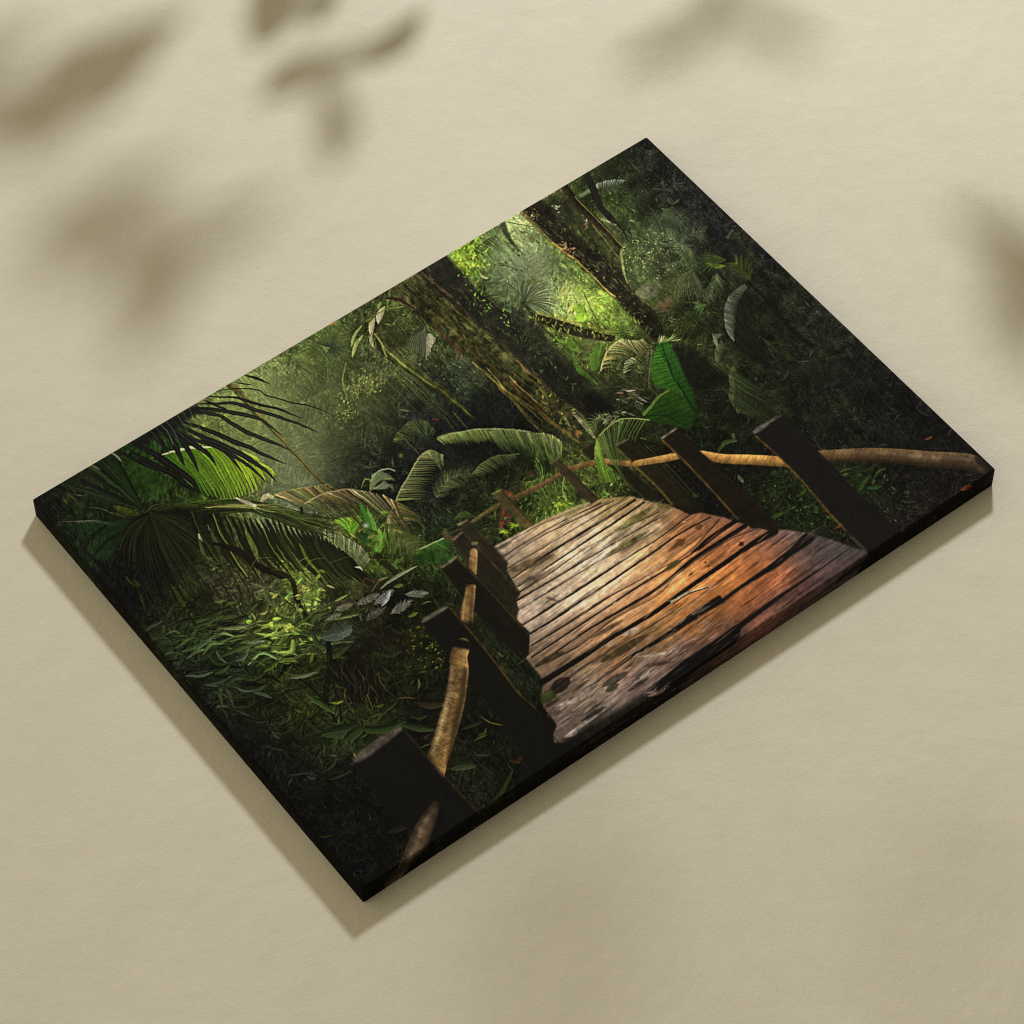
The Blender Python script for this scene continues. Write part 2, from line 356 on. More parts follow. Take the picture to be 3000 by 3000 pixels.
clump(170, 600, 500, 1950, 1500, far, 14, 34, .6); clump(120, 1850, 450, 2750, 1350, far, 14, 40, .55, 1.4); clump(120, 300, 1600, 1350, 2450, on_print, 22, 60, .6, 1.3)
ferns(60, 600, 500, 1900, 1400, far, 60, 130, .6, 1.3); ferns(50, 1900, 500, 2650, 1300, far, 60, 130, .55, 1.5)
ferns(95, 600, 500, 1900, 1500, far, 30, 85, .5); ferns(80, 1850, 500, 2700, 1350, far, 30, 90, .5, 1.5); ferns(70, 150, 1450, 1300, 2500, on_print, 30, 90, .5, 1.5)
# ---- mist and light between the trees -------------------------------------------------------
for g in ((700,1190,60,(122,136,84),.3),(960,1000,70,(104,120,66),.25),(1690,880,45,(150,172,84),.2),(1600,800,50,(120,132,92),.2),(820,1240,110,(108,122,74),.34),(860,1390,70,(108,120,84),.3),(1480,800,50,(112,122,92),.35),(1900,760,70,(76,86,60),.25),(1280,1310,80,(40,45,42),.5),(1420,1270,60,(33,37,34),.5),(1500,655,34,(168,178,132),.3),(1560,760,55,(140,148,124),.45),(1690,890,34,(170,192,84),.2),(1640,875,40,(170,180,140),.35),(860,1400,90,(112,120,96),.35),
          (860,1320,80,(120,128,92),.3),(790,1150,70,(128,138,92),.25),(1780,690,30,(112,124,92),.3),(1790,540,18,(120,136,110),.3),(1000,1180,90,(96,104,72),.25)): glow(*g)

fan(Q('A',(370,1400))[0], -100, 60, 60, 84, 5, (34,40,26), (70,80,50), .2, a=.8)
fan(Q('A',(370,1400))[0], -75, 40, 34, 90, 3, (60,66,44), (164,172,136), .15)
for k in range(46):                                       # twigs and leaf sprays against the glow
    x, y = rng.uniform(1450, 1790), rng.uniform(640, 960); d = np.array((rng.normal(.5,.5), rng.normal(.5,.4)))*rng.uniform(30, 90)
    stroke([(x,y),(x+d[0]*.5+rng.normal(0,6),y+d[1]*.5),(x+d[0],y+d[1])], [2.4,1], jit((58,66,36), .25), a=.6, n=7)
    for i in range(6):
        t = rng.random(); q = (x+d[0]*t, y+d[1]*t); leaf(q, (q[0]+rng.uniform(-14,14), q[1]+rng.uniform(-4,16)), rng.uniform(3,6), jit((70,84,38), .35), rib=0, a=.65)
fan(Q('A',(370,1400))[0], -110, -60, 14, 70, 4, (50,56,40), (112,122,92), .1)
frond(Q('A',(-20,900),(90,800),(180,790),(230,860)), 20, 105, 4, (74,86,52), (170,180,136), side=1, ang=1.35, droop=.3)
frond(Q('A',(-60,1010),(60,900),(150,850)), 14, 80, 4, (56,70,36), (120,136,90), side=1, ang=1.2, droop=.3)
fan(Q('D',(190,880))[0], -170, 120, 46, 85, 4, (50,58,44), (106,122,66), .25, a=.6)
frond(Q('A',(1190,405),(1060,410),(950,450)), 26, 22, 3, (128,138,122), (70,82,60), side=-1, ang=1.1, js=.1)
stroke(Q('A',(840,530),(960,470)), 12, (120,140,104), (150,160,140), a=.6, soft=5)
leaf(Q('A',(800,1420))[0], Q('A',(860,1560))[0], 30, (128,170,52), a=.8, rib=0)
for k in range(60):
    x, y = rng.normal(1700, 55), rng.normal(905, 40); leaf((x, y), (x+rng.uniform(-14, 14), y+rng.uniform(4, 18)), 7, jit((150,182,66), .3), rib=0, a=.7)
for k in range(70):
    x, y = rng.normal(1378, 26), rng.normal(752, 34); leaf((x, y), (x+rng.uniform(-14, 14), y+rng.uniform(4, 16)), 6, jit((116,142,44), .35), rib=0, a=.7)

# ---- trunks -----------------------------------------------------------------------------------
stroke(Q('F',(640,260),(700,310),(830,420),(950,570),(1130,740),(1300,930),(1450,1090),(1580,1190)), [18,20,22,14,11,10,9,9], (64,60,36), (92,84,44), tex=.3, shade=-.35)
stroke(Q('F',(820,430),(1120,730),(1440,1080)), 3, (150,138,70), a=.55)
stroke(Q('D',(560,660),(630,900),(900,1090),(1120,1260),(1340,1450)), [18,30,30,22,10], (60,62,36), (66,68,36), tex=.4, shade=-.3)
stroke(Q('D',(560,760),(640,900),(900,1110),(1100,1240),(1330,1430)), [3,6,7,5,3], (122,130,62), a=.7, tex=.5)
for k in range(14):
    x0, y0 = rng.uniform(560, 900), rng.uniform(950, 1150); l = rng.uniform(250, 500)
    stroke(Q('D',(x0,y0),(x0+l*.55,y0+l*.5),(x0+l,y0+l*.98)), [rng.uniform(2,4),1], jit((84,90,50), .25), a=.5)
for p in (((1540,1180),(1760,1400),(1870,1500)),((1100,1430),(1190,1560)),((1180,1400),(1300,1540)),((1640,1260),(1800,1480))):
    stroke(Q('D',*p), [5,3], jit((110,104,56), .15), a=.7)
poly([(1100,800),(1180,755),(1222,794),(1330,885),(1400,945),(1480,1005),(1560,1085),(1660,1175),(1700,1262),(1690,1300),(1600,1235),(1500,1148),(1400,1062),(1335,1022),(1260,952),(1190,902)], (50,51,30), soft=3, tex=.7, rough=8)
def bark(x0, y0, L, w, c, a, dx=.715, dy=.70, wob=5):
    stroke([(x0,y0),(x0+dx*L*.35+rng.normal(0,wob),y0+dy*L*.35+rng.normal(0,wob)),(x0+dx*L*.7+rng.normal(0,wob),y0+dy*L*.7),(x0+dx*L,y0+dy*L)], [w*.5,w,w*.8,w*.3], c, a=a, tex=.4)
for k in range(150):
    t = rng.random(); s = rng.uniform(.03, .97)
    x = 1150+t*440+s*(92+20*t)*.75; y = 838+t*370-s*(92+20*t)*.62
    bark(x, y, rng.uniform(25, 110), rng.uniform(2, 7), lit(jit([(116,104,52),(42,36,25),(80,86,42),(32,31,23),(112,108,56),(58,50,33)][rng.integers(6)], .15), .55+.5*t), .5)
for p, w, c in ((((1340,1000),(1550,1180),(1780,1340),(1932,1420)),8,(150,128,60)),(((1300,900),(1500,1060),(1700,1240),(1932,1440)),6,(70,54,30)),(((1550,1200),(1700,1350),(1900,1570)),9,(120,102,58)),
                (((1690,980),(1850,1130),(1932,1190)),7,(120,92,60)),(((1450,1040),(1650,1260),(1850,1420)),5,(150,140,70)),(((1000,690),(1150,830),(1260,920)),9,(66,42,34))):
    stroke(Q('D',*p), [w*.6,w,w*.7], c, a=.8, tex=.4)
for p, w, c in ((((0,600),(150,760),(330,930),(540,1090)),15,(104,88,44)),(((0,610),(200,790),(400,960)),4,(54,42,26)),(((-20,560),(120,700),(300,860)),4,(160,140,80)),(((20,780),(130,900),(260,1010)),5,(120,112,60)),
                (((250,620),(330,720),(480,870)),10,(58,52,34)),(((440,770),(560,880),(680,1060)),8,(110,108,62)),(((500,860),(590,960),(670,1060)),13,(150,150,110)),(((390,930),(420,880),(470,960)),8,(120,124,70))):
    stroke(Q('E',*p), [w*.7,w,w*.4], c, a=.85, tex=.4)
for k in range(60):
    x, y = rng.uniform(1560, 1700), 0; y = 1120+(x-1560)*1.05+rng.uniform(-50, 40)
    leaf((x, y), (x+rng.uniform(-10, 22), y+rng.uniform(-6, 20)), rng.uniform(3, 7), jit((112,112,56), .35), rib=0, a=.75)
poly([(1190,760),(1270,705),(1309,746),(1400,848),(1500,930),(1580,1010),(1690,1105),(1760,1160),(1810,1215),(1760,1245),(1660,1182),(1560,1092),(1480,1012),(1400,950),(1330,890),(1260,840)], (33,33,27), soft=4, tex=.3, rough=10)
poly(Q('E',(540,700),(700,690),(830,800),(800,880),(640,880),(560,800)), (20,19,15), soft=8, tex=.2)
for k in range(120):
    t = rng.random(); x, y = 1230+t*470+rng.normal(0, 22), 800+t*390+rng.normal(0, 24)
    bark(x, y, rng.uniform(8, 40), rng.uniform(1, 3), jit((74,70,46) if rng.random() < .6 else (20,20,17), .25), .5)
stroke(Q('D',(900,250),(1080,400),(1230,520),(1320,640)), [5,9,8,4], (84,66,50), a=.7, tex=.5)
for p in (((1380,400),(1500,560),(1650,660)),((1650,640),(1750,760),(1900,850)),((1250,230),(1340,360),(1420,440))):
    for k in range(26):
        i = rng.random(); q = smooth(Q('D',*p), 30)[int(i*29)]+rng.normal(0, 11, 2)
        leaf(q, q+(rng.uniform(-6, 16), rng.uniform(0, 14)), 5, jit((78,98,40), .4), rib=0, a=.8)
poly(Q('E',(0,20),(90,40),(330,260),(480,470),(620,640),(560,720),(300,540),(120,420),(0,340)), (33,34,27), soft=6, tex=.35, rough=10, a=.85)
# the second trunk and the thin ones
poly(Q('A',(330,650),(490,565),(690,455),(900,720),(1180,980),(1200,1200),(1000,1100),(800,1000),(600,850)), (38,40,26), soft=6, tex=.6, a=.85, rough=8)
T2 = Q('A',(240,560),(330,655),(470,760),(570,880),(700,990),(800,1080),(960,1220),(1100,1350),(1165,1420),(1250,1530),(1330,1620),(1430,1718),(1455,1700),(1512,1590),(1400,1440),(1220,1265),(1160,1130),(1020,1040),(880,930),(700,740),(490,565),(400,470))
poly(T2, (30,28,21), soft=3, tex=.45, rough=6)
stroke(Q('A',(350,665),(480,790),(600,910),(760,1040)), [12,10,7,6], (92,74,48), a=.7, tex=.5)
stroke(Q('A',(600,910),(700,985),(810,1075),(960,1215),(1110,1350)), [6,7,6,4,5], (150,122,56), a=.75, tex=.4)
for k in range(90):
    t = rng.random(); q = smooth(Q('A',(420,640),(640,820),(860,1010),(1080,1200),(1200,1340),(1420,1600)), 60)[int(t*59)]+rng.normal(0, 15, 2)
    bark(q[0], q[1], rng.uniform(6, 36), rng.uniform(1.5, 4), jit([(78,70,46),(26,24,20),(96,98,58)][rng.integers(3)], .2), .55)
for x, y, c in ((760,960,(132,104,74)),(700,940,(140,122,84)),(450,690,(104,92,66)),(870,740,(120,124,96)),(640,630,(126,130,110)),(880,775,(84,56,40))):
    [leaf((px_, py_), (px_+rng.uniform(-8,8), py_+rng.uniform(-3,8)), 4, jit(c, .25), rib=0, a=.7) for px_, py_ in (np.array(Q('A',(x,y))[0])+rng.normal(0, 6, (14, 2)))]
stroke(Q('A',(630,380),(830,620),(1000,790),(1175,965)), [20,22,20,12], (34,30,20), tex=.35, shade=.3)
stroke(Q('A',(790,540),(1000,770),(1170,940)), 3, (132,122,66), a=.7)
stroke(Q('A',(930,770),(1050,930),(1160,1060)), 3, (120,110,60), a=.6)
stroke(Q('A',(830,270),(930,480),(1000,630),(1090,730)), [20,21,20,22], (30,30,26), tex=.1)
stroke(Q('A',(1090,720),(1180,820),(1215,910)), [9,5,2], (34,32,26)); stroke(Q('A',(1110,720),(1220,820),(1250,880)), [5,3,1], (40,38,30))
stroke(Q('A',(1090,725),(1160,745),(1240,745)), [8,5,1], (40,44,34), a=.7)
stroke(Q('A',(1000,725),(1120,770)), [8,5], (112,112,84), a=.8, tex=.5)
stroke(Q('A',(1200,900),(1160,1000),(1180,1130),(1215,1240)), [7,8,7,3], (116,126,76), a=.7, tex=.5)
stroke(Q('A',(450,1515),(640,1570),(830,1640),(1080,1690)), [18,30,30,20], (42,37,25), tex=.3, soft=3)
stroke(Q('A',(480,1480),(700,1540),(900,1590),(1120,1640)), [6,8,8,4], (126,122,62), a=.75, tex=.5)
stroke(Q('A',(350,1400),(470,1540),(640,1700),(760,1810)), [8,9,5,3], (50,46,28), a=.8)
stroke(Q('A',(860,1320),(920,1460),(985,1595)), 2.2, (44,50,26), a=.8)
stroke(Q('A',(190,760),(240,870),(330,980)), [18,15,5], (36,40,28), a=.75, soft=4)
stroke(Q('A',(230,750),(440,780)), 2, (60,56,34)); stroke(Q('A',(390,800),(540,980)), 2, (60,70,40), a=.7)
for k in range(260):                                     # creeper on the pale boulder of leaves
    th = rng.uniform(0, 6.28); r = 75*np.sqrt(rng.random()); x, y = 1905+r*np.cos(th)*1.1, 745+r*np.sin(th)
    leaf((x, y), (x+rng.uniform(-5, 5), y+rng.uniform(1, 7)), 3.4, jit((104,114,78), .4), rib=0, a=.7)
poly(Q('A',(1270,1320),(1330,1260),(1430,1225),(1470,1260),(1430,1350),(1330,1380)), (104,106,80), soft=3, tex=.35)
poly(Q('A',(1420,1420),(1500,1350),(1590,1370),(1570,1470),(1470,1480)), (92,84,58), soft=4, tex=.4)
glow(*Q('A',(1510,1410))[0], 5, (140,98,68), .45)

stroke(Q('A',(430,1520),(640,1590),(860,1650),(1090,1680)), [10,26,26,10], (38,36,25), a=.6, soft=12, tex=.5)
for p, n, sp, c in ((((340,650),(600,900),(860,1120),(1170,1420),(1420,1690)),110,9,(84,96,48)),(((700,720),(1000,1030),(1200,1250),(1500,1580)),90,12,(60,70,38)),(((440,1500),(700,1580),(1080,1660)),90,9,(104,116,54)),(((-120,1300),(200,1560),(500,1830),(760,2100)),120,14,(56,68,34))):
    S = smooth(Q('A',*p), 60)
    for k in range(n):
        q = S[rng.integers(60)]+rng.normal(0, sp, 2); leaf(q, q+(rng.uniform(-10,14), rng.uniform(-2,16)), rng.uniform(2,4.4), jit(c, .3), rib=0, a=.7)
for k in range(40):
    t = rng.random(); q = np.array((1160+t*430, 862+t*380))+rng.normal(0, 16, 2); stroke([q, q+(rng.normal(8,8), 18), q+(rng.normal(14,12), rng.uniform(30,70))], [2,1], jit((70,74,40), .35), a=.55, n=6)
# ---- fronds and broad leaves in the middle distance ---------------------------------------
def hang(b, t, w, c, bend=.1): leaf(b, t, w, c, bend=bend, rib=.2)
for b, t, w, c in (((625,550),(575,690),20,(176,172,140)),((545,650),(520,790),18,(170,164,130)),((520,760),(540,890),12,(150,146,108)),((440,700),(352,880),10,(140,148,92)),((445,780),(368,965),12,(150,158,96)),((590,510),(570,570),10,(120,136,70))):
    hang(*Q('D',b,t), w, c)
stroke(Q('D',(320,1000),(285,1150),(335,1340)), [3,4,2], (124,134,72)); stroke(Q('D',(545,770),(600,850),(638,955)), [4,6,5], (136,142,76))
stroke(Q('D',(470,670),(620,580),(780,545)), 3, (128,130,70), a=.8); stroke(Q('D',(700,520),(560,620),(500,680)), 2.5, (110,120,60), a=.8)
stroke(Q('D',(640,480),(740,490),(860,560)), [6,10,6], (50,36,28))
for i in range(9):
    t = i/8; stroke(Q('D',(935+10*t,705),(880+90*t-40*(1-t),800),(842+112*t,885+75*t)), [3,7,5], jit((46,52,40), .1), jit((58,64,46), .1)); stroke(Q('D',(938+12*t,715),(872+90*t-34*(1-t),810),(848+108*t,890+66*t)), 1.2, (150,152,120), a=.7)
for i in range(5): stroke(Q('D',(972+6*i,770),(970+14*i,860-14*i),(965+14*i,975-32*i)), [3,6,3], jit((150,152,132), .1), a=.85)
stroke(Q('D',(1215,940),(1255,985)), [3,5,2], (84,32,36), tex=.5, a=.7); stroke(Q('D',(175,690),(215,680)), [4,8], (170,112,60), tex=.5, a=.7); stroke(Q('D',(1025,1450),(1055,1460)), [7,6], (112,66,52), a=.6, tex=.4)
glow(*Q('D',(470,1080))[0], 4, (104,66,44), .5); glow(*Q('D',(755,1757))[0], 5, (150,150,50), .8)
stroke(Q('D',(360,960),(420,1060),(470,1110)), [6,9,4], (60,58,44), a=.7)
frond(Q('D',(-10,1310),(100,1240),(210,1200)), 16, 34, 3, (112,124,72), (80,94,52), side=1, ang=1.2, a=.7)
for k in range(420):                                     # the round mossy bush
    th = rng.uniform(2.6, 5.2); r = rng.normal(75, 16); x, y = 1090+r*np.cos(th)*1.1, 1190+r*np.sin(th)
    leaf((x, y), (x+rng.uniform(-6, 6), y+rng.uniform(1, 9)), 3.5, jit((112,122,66), .35), rib=0, a=.6)
frond(Q('D',(690,1650),(730,1570),(830,1480),(960,1470),(1040,1560)), 30, 60, 4, (96,110,62), (66,80,46), side=1, ang=1.2, droop=.5, a=.75)
stroke(Q('D',(760,1590),(900,1730),(960,1790)), 3, (110,118,66), a=.7)
# the long pale frond
poly(Q('D',(1040,1630),(1080,1585),(1300,1548),(1520,1540),(1700,1545),(1932,1575),(2010,1620),(1980,1780),(1900,1790),(1800,1700),(1650,1640),(1500,1615),(1380,1640),(1330,1620),(1260,1625),(1150,1615)), (112,130,66), soft=2, tex=.2)
frond(Q('D',(1050,1620),(1150,1580),(1350,1545),(1550,1540),(1750,1552),(1960,1590),(2060,1640)), 74, 62, 5, (176,188,112), (112,132,66), side=1, ang=1.15, droop=.5, prof=[.3,.45,.75,1.1,1.2])
frond(Q('E',(-200,1010),(0,1000),(200,1030),(380,1090)), 40, 66, 5, (150,168,100), (76,100,44), side=1, ang=1.1, droop=.55, prof=[.8,1,1.1,1.2,.8])
stroke(Q('D',(1060,1605),(1300,1548),(1550,1538),(1800,1555)), 4, (206,212,150), a=.8)
for k in range(60):
    x, y = rng.uniform(1530, 1650), rng.uniform(1292, 1370); stroke([(x,y),(x+8,y+16),(x+12,y+rng.uniform(20,44))], rng.uniform(2,5), jit(lit((58,76,34), rng.choice([.5,1,1.5])), .2), a=.6, n=5, prof='leaf')
stroke([(1470,1345),(1540,1352),(1600,1372),(1640,1400)], [6,24,34,20], (34,44,24), a=.75, soft=14)
for k in range(18):
    x, y = rng.uniform(1560, 1640), rng.uniform(1330, 1400); stroke([(x,y),(x+14,y+26),(x+18,y+60)], [5,2], jit((70,92,40), .3), a=.7)
# upright fern, blobs and small ferns
frond(Q('I',(985,610),(1040,500),(1100,390),(1180,250),(1240,200),(1310,205),(1380,240)), 44, 76, 5, (164,172,112), (96,108,60), side=1, ang=1.0, droop=.25, prof=[.9,1,.9,.75,.4])
frond(Q('I',(940,860),(925,760),(960,660),(1000,600)), 18, 95, 5, (140,136,82), (84,82,48), side=1, ang=1.25, droop=.6)
stroke(Q('I',(985,605),(1100,385),(1190,240),(1260,198)), 4, (198,204,140)); stroke(Q('I',(930,850),(930,760),(970,650)), [8,10,6], (190,182,130), a=.85, tex=.3)
for i in range(26):
    t = i/25; stroke(Q('I',(790,490+20*t),(810+60*t,430-60*t+60*t*t),(800+190*t,380-30*np.sin(t*3)+150*t*t*.4)), [4,5,2], jit((134,152,104), .18), a=.85)
stroke(Q('I',(785,500),(800,420),(850,360),(930,343),(985,358)), 4, (186,198,160)); stroke(Q('I',(785,500),(790,430),(740,430),(715,490)), [3,5,2], (140,156,86))
for k in range(16): stroke(Q('I',(800+8*k,500),(860+7*k,470),(900+5*k,430+6*k)), [4,2], jit((150,160,124), .15), a=.7)
frond(Q('I',(1320,580),(1370,480),(1450,420),(1600,365)), 30, 44, 4, (108,118,78), (76,88,54), side=0, ang=1.0, droop=.2)
frond(Q('I',(1610,390),(1680,310),(1800,240),(1960,225)), 34, 40, 4, (112,126,74), (70,84,46), side=1, ang=1.1, droop=.5)
stroke(Q('I',(1610,390),(1680,305),(1800,236),(1980,225)), 4, (120,134,84), a=.8)
frond(Q('I',(1460,760),(1500,700),(1570,670)), 12, 30, 4, (80,100,44), (60,76,36), side=1, a=.8)
# the carving behind the railing
poly(Q('J',(340,385),(380,375),(420,390),(430,415),(380,440),(350,430)), (140,82,58), tex=.3); poly(Q('J',(312,690),(335,500),(365,505),(350,650),(340,700)), (128,74,52), tex=.3)
poly(Q('J',(365,520),(408,560),(398,650),(345,650),(360,590)), (134,80,58), tex=.35); stroke(Q('J',(375,540),(365,640)), 4, (62,36,26)); poly(Q('J',(420,390),(440,340),(500,310),(470,380)), (66,48,34), tex=.3, soft=3, a=.8)
poly(Q('J',(520,240),(560,210),(620,240),(580,270)), (84,54,40), a=.7, soft=3)
# brown hanging fronds on the left, green blades behind them
for i in range(14):
    stroke([Q('I',(640,865))[0], Q('I',(560+14*i,790-6*i))[0], Q('I',(480+20*i,760-11*i+.9*i*i))[0]], 11, jit((92,146,38), .15), jit((132,178,62), .15), prof='leaf', n=8)
frond(Q('I',(-10,575),(100,530),(260,500),(420,490),(560,520),(700,560)), 27, 128, 5, (116,110,66), (52,58,28), side=1, ang=.7, droop=.7, js=.34, prof=[.5,.9,1,.9,.7])
frond(Q('I',(265,625),(400,550),(560,515),(740,520),(900,565),(1000,620)), 27, 122, 5, (134,122,84), (58,60,32), side=1, ang=.6, droop=.75, js=.34, prof=[.3,.7,1,.9,.6])
stroke(Q('I',(265,625),(400,548),(560,513),(740,520)), 4, (176,158,120), a=.8); stroke(Q('I',(0,570),(100,525),(260,497),(430,470)), 4, (150,140,84), a=.8)
stroke(Q('I',(-6,575),(-60,560),(-100,600)), [10,16,9], (186,176,140), a=.85, tex=.3); stroke(Q('I',(230,660),(235,770)), [8,6], (34,30,22))
for b, t, w, c in (((820,1020),(700,620),26,(70,118,46)),((830,1030),(760,660),20,(98,150,64)),((825,1030),(900,850),26,(92,140,50)),((700,870),(790,930),30,(46,76,36)),((830,1000),(850,820),24,(120,158,66))):
    leaf(*Q('I',b,t), w, c, bend=.05)
glow(*Q('I',(752,800))[0], 5, (214,220,206), .9)
for k in range(40): x, y = rng.normal(1130, 40), rng.normal(1590, 40); leaf((x,y), (x+rng.uniform(-30,30), y+rng.uniform(-8,24)), 12, jit((88,108,46), .3), a=.7)
frond(Q('I',(60,770),(250,790),(430,830),(600,900),(720,980),(780,1080)), 54, 80, 3, (128,134,106), (66,74,46), side=1, ang=1.15, droop=.25, js=.2, prof=[.4,.7,1,1,.6])
frond(Q('I',(900,780),(1000,880),(1120,960),(1190,1000)), 22, 70, 5, (110,120,66), (70,84,40), side=0, ang=.8, droop=.5, a=.8)
frond(Q('I',(1120,1060),(1230,970),(1340,930),(1390,905)), 14, 55, 7, (70,112,46), (46,76,32), side=1, ang=.7, droop=.6)
poly(Q('I',(1110,1040),(1240,990),(1400,1030),(1480,1060),(1370,1110),(1200,1110)), (46,84,32), soft=3, tex=.35, a=.85)
stroke(Q('I',(1190,990),(1290,940),(1385,903)), 3.5, (176,190,136))
stroke(Q('I',(840,1040),(940,1130),(1040,1220)), [20,22,10], (38,34,22), a=.8, soft=4)

# ---- bright fan and black palms on the left ------------------------------------------------
poly(Q('G',(700,330),(860,220),(1010,330),(1090,430),(1190,520),(1050,560),(880,470),(760,420)), (40,66,26), soft=10, tex=.35, a=.8)
arc = smooth(Q('F',(200,960),(300,890),(430,860),(560,850),(680,860),(800,900),(930,990)), 22); tips = smooth(Q('F',(480,1230),(600,1250),(720,1275),(800,1270),(880,1235),(990,1200),(1130,1080)), 22)
for i in range(22):
    t = i/21; m = arc[i]*.5+tips[i]*.5+np.array((8, -6))
    c = np.array((70,110,32))*(1-t)+np.array((146,172,44))*t
    stroke([arc[i]-(4,2), m-(5,3), tips[i]-(4,3)], [12,10,4], lit(c, .38), lit(c, .5), a=.8, n=14, soft=3); stroke([arc[i]*1.0, m, tips[i]], [15,13,3], jit(c*.80, .14), jit(c*1.10, .14), n=14); stroke([arc[i]+(1,1), m+(1,1), tips[i]], 1.6, lit(c, .55), a=.8)
    if i % 2: stroke([arc[i]+(5,3), m+(5,4), tips[i]], 2, lit(c, 1.35), a=.5)
for k in range(10): stroke(Q('F',(640+20*k,860+8*k),(900+20*k,900+14*k),(1010+10*k,960+22*k)), [5,2], jit((128,156,52), .2), a=.8)
stroke(Q('F',(180,930),(300,885),(440,858),(600,856)), [3,7,9,4], (196,200,170), a=.9)
stroke(Q('F',(640,850),(760,905),(830,960)), [3,3,1], (170,176,140))
G2 = (24,26,23)
for p, w in ((((350,560),(620,590),(870,720),(1060,800),(1260,890)),13),(((380,540),(640,560),(850,590),(1010,640),(1180,760)),11),(((480,500),(760,500),(960,560),(1240,640),(1470,735)),11),(((560,440),(800,460),(930,500),(1180,560),(1340,620)),8),
             (((600,405),(760,390),(980,390),(1060,440),(1320,510),(1480,545),(1600,610)),4),(((860,262),(960,295),(1080,345)),7),(((790,330),(870,345),(930,350)),4),(((250,600),(520,700),(760,800),(980,890),(1215,995)),14),
             (((220,620),(500,760),(800,890),(1000,1010),(1140,1140)),16),(((300,640),(560,800),(720,900),(860,1060)),13),(((330,720),(480,800),(640,850),(900,1000),(1060,1160)),12),(((280,700),(430,810),(560,900),(640,1010)),15),(((220,680),(360,800),(440,920),(500,1060)),15),
             (((160,690),(280,790),(340,900),(390,1010)),17),(((100,720),(180,800),(260,900)),14),(((-60,800),(120,900),(260,990),(440,1130),(520,1235)),22),(((-80,860),(100,980),(300,1080),(420,1180),(530,1240)),16),(((-150,880),(50,990),(200,1060)),14),(((460,530),(600,540),(730,560)),8),(((540,470),(680,530),(740,560)),7)):
    stroke(Q('F',*p), w, jit(G2, .08), prof='leaf', n=26)
    if w > 9: stroke(Q('F',*p), 1.5, (70,74,66), a=.5)
poly(Q('F',(-60,820),(150,690),(330,580),(480,500),(520,560),(400,640),(300,720),(160,760),(60,850)), (25,26,24), soft=4, tex=.15)
for k in range(9): stroke(Q('F',(60+45*k,760-28*k),(110+45*k,800-22*k),(160+44*k,900-24*k)), 1.6, jit((96,98,92), .25), a=.6)
for k in range(26):                                      # dark fan by the left corner
    t = rng.random(); th = np.radians(193+t*52); L = rng.uniform(200, 330); o = np.array(Q('G',(960,690))[0])
    d = np.array((np.cos(th), np.sin(th)))
    stroke([o+d*20, o+d*L*.5+(0,-6), o+d*L], rng.uniform(5, 11), jit([(34,50,28),(24,26,22),(42,62,30),(30,38,24)][rng.integers(4)], .15), prof='leaf', n=10, a=.85)
for p, w, c in ((((390,775),(560,770),(700,790),(850,780)),9,(96,100,84)),(((250,770),(500,765),(830,790)),3,(112,116,92)),(((495,660),(600,660),(760,720),(890,745)),2.5,(112,124,88)),(((290,570),(330,640)),6,(84,92,40)),(((330,540),(400,610)),5,(70,84,40)),(((700,640),(820,690),(920,710)),22,(84,96,36)),(((690,210),(770,290)),7,(140,144,132)),(((510,300),(600,360)),6,(112,116,104)),(((660,200),(740,250)),5,(126,132,120)),(((380,545),(470,560)),4,(104,110,96))):
    stroke(Q('G',*p), w, c, a=.75, prof='leaf', tex=.3)
for i in range(8): stroke(Q('G',(880,770),(640+10*i,800+22*i),(330+38*i,790+40*i)), [16,30,12], jit((34,56,30), .14), n=14, a=.6)
for i in range(6): stroke(Q('G',(300+62*i,770),(350+60*i,860),(380+50*i,960)), 3, (22,28,22), a=.7)
for p in (((780,850),(640,930),(540,1040)),((640,800),(540,880),(480,960))): stroke(Q('G',*p), [9,8,5], (24,28,22), a=.8, soft=3)
stroke(Q('G',(445,940),(470,1010),(560,1110)), [12,14,12], (24,25,24), a=.7, soft=6); leaf(*Q('G',(740,920),(785,880)), 20, (48,70,34)); 
frond(Q('G',(960,700),(1050,640),(1200,590),(1330,560),(1420,545)), 22, 55, 7, (42,62,28), (96,130,40), side=1, ang=.7, droop=.1, a=.7)
for k in range(26): stroke(Q('G',(950,690),(1050+25*k,640-2*k+rng.uniform(-20,20)),(1200+30*k,600+rng.uniform(-30,60))), rng.uniform(2,5), jit((78,96,40), .35), a=.55, prof='taper')
poly(Q('G',(700,900),(850,760),(980,670),(1100,640),(1400,640),(1500,700),(1420,800),(1380,900),(1330,1100),(1260,1250),(1000,1230),(800,1130)), (24,24,21), soft=14, tex=.15, a=.85, rough=20)
fan(Q('G',(1010,680))[0], 15, 150, 70, 175, 6, (27,31,20), (46,54,30), .25, a=.75, js=.25)
fan(Q('G',(1000,690))[0], 10, 75, 26, 230, 5, (30,34,22), (52,62,32), .3, a=.6, js=.3)
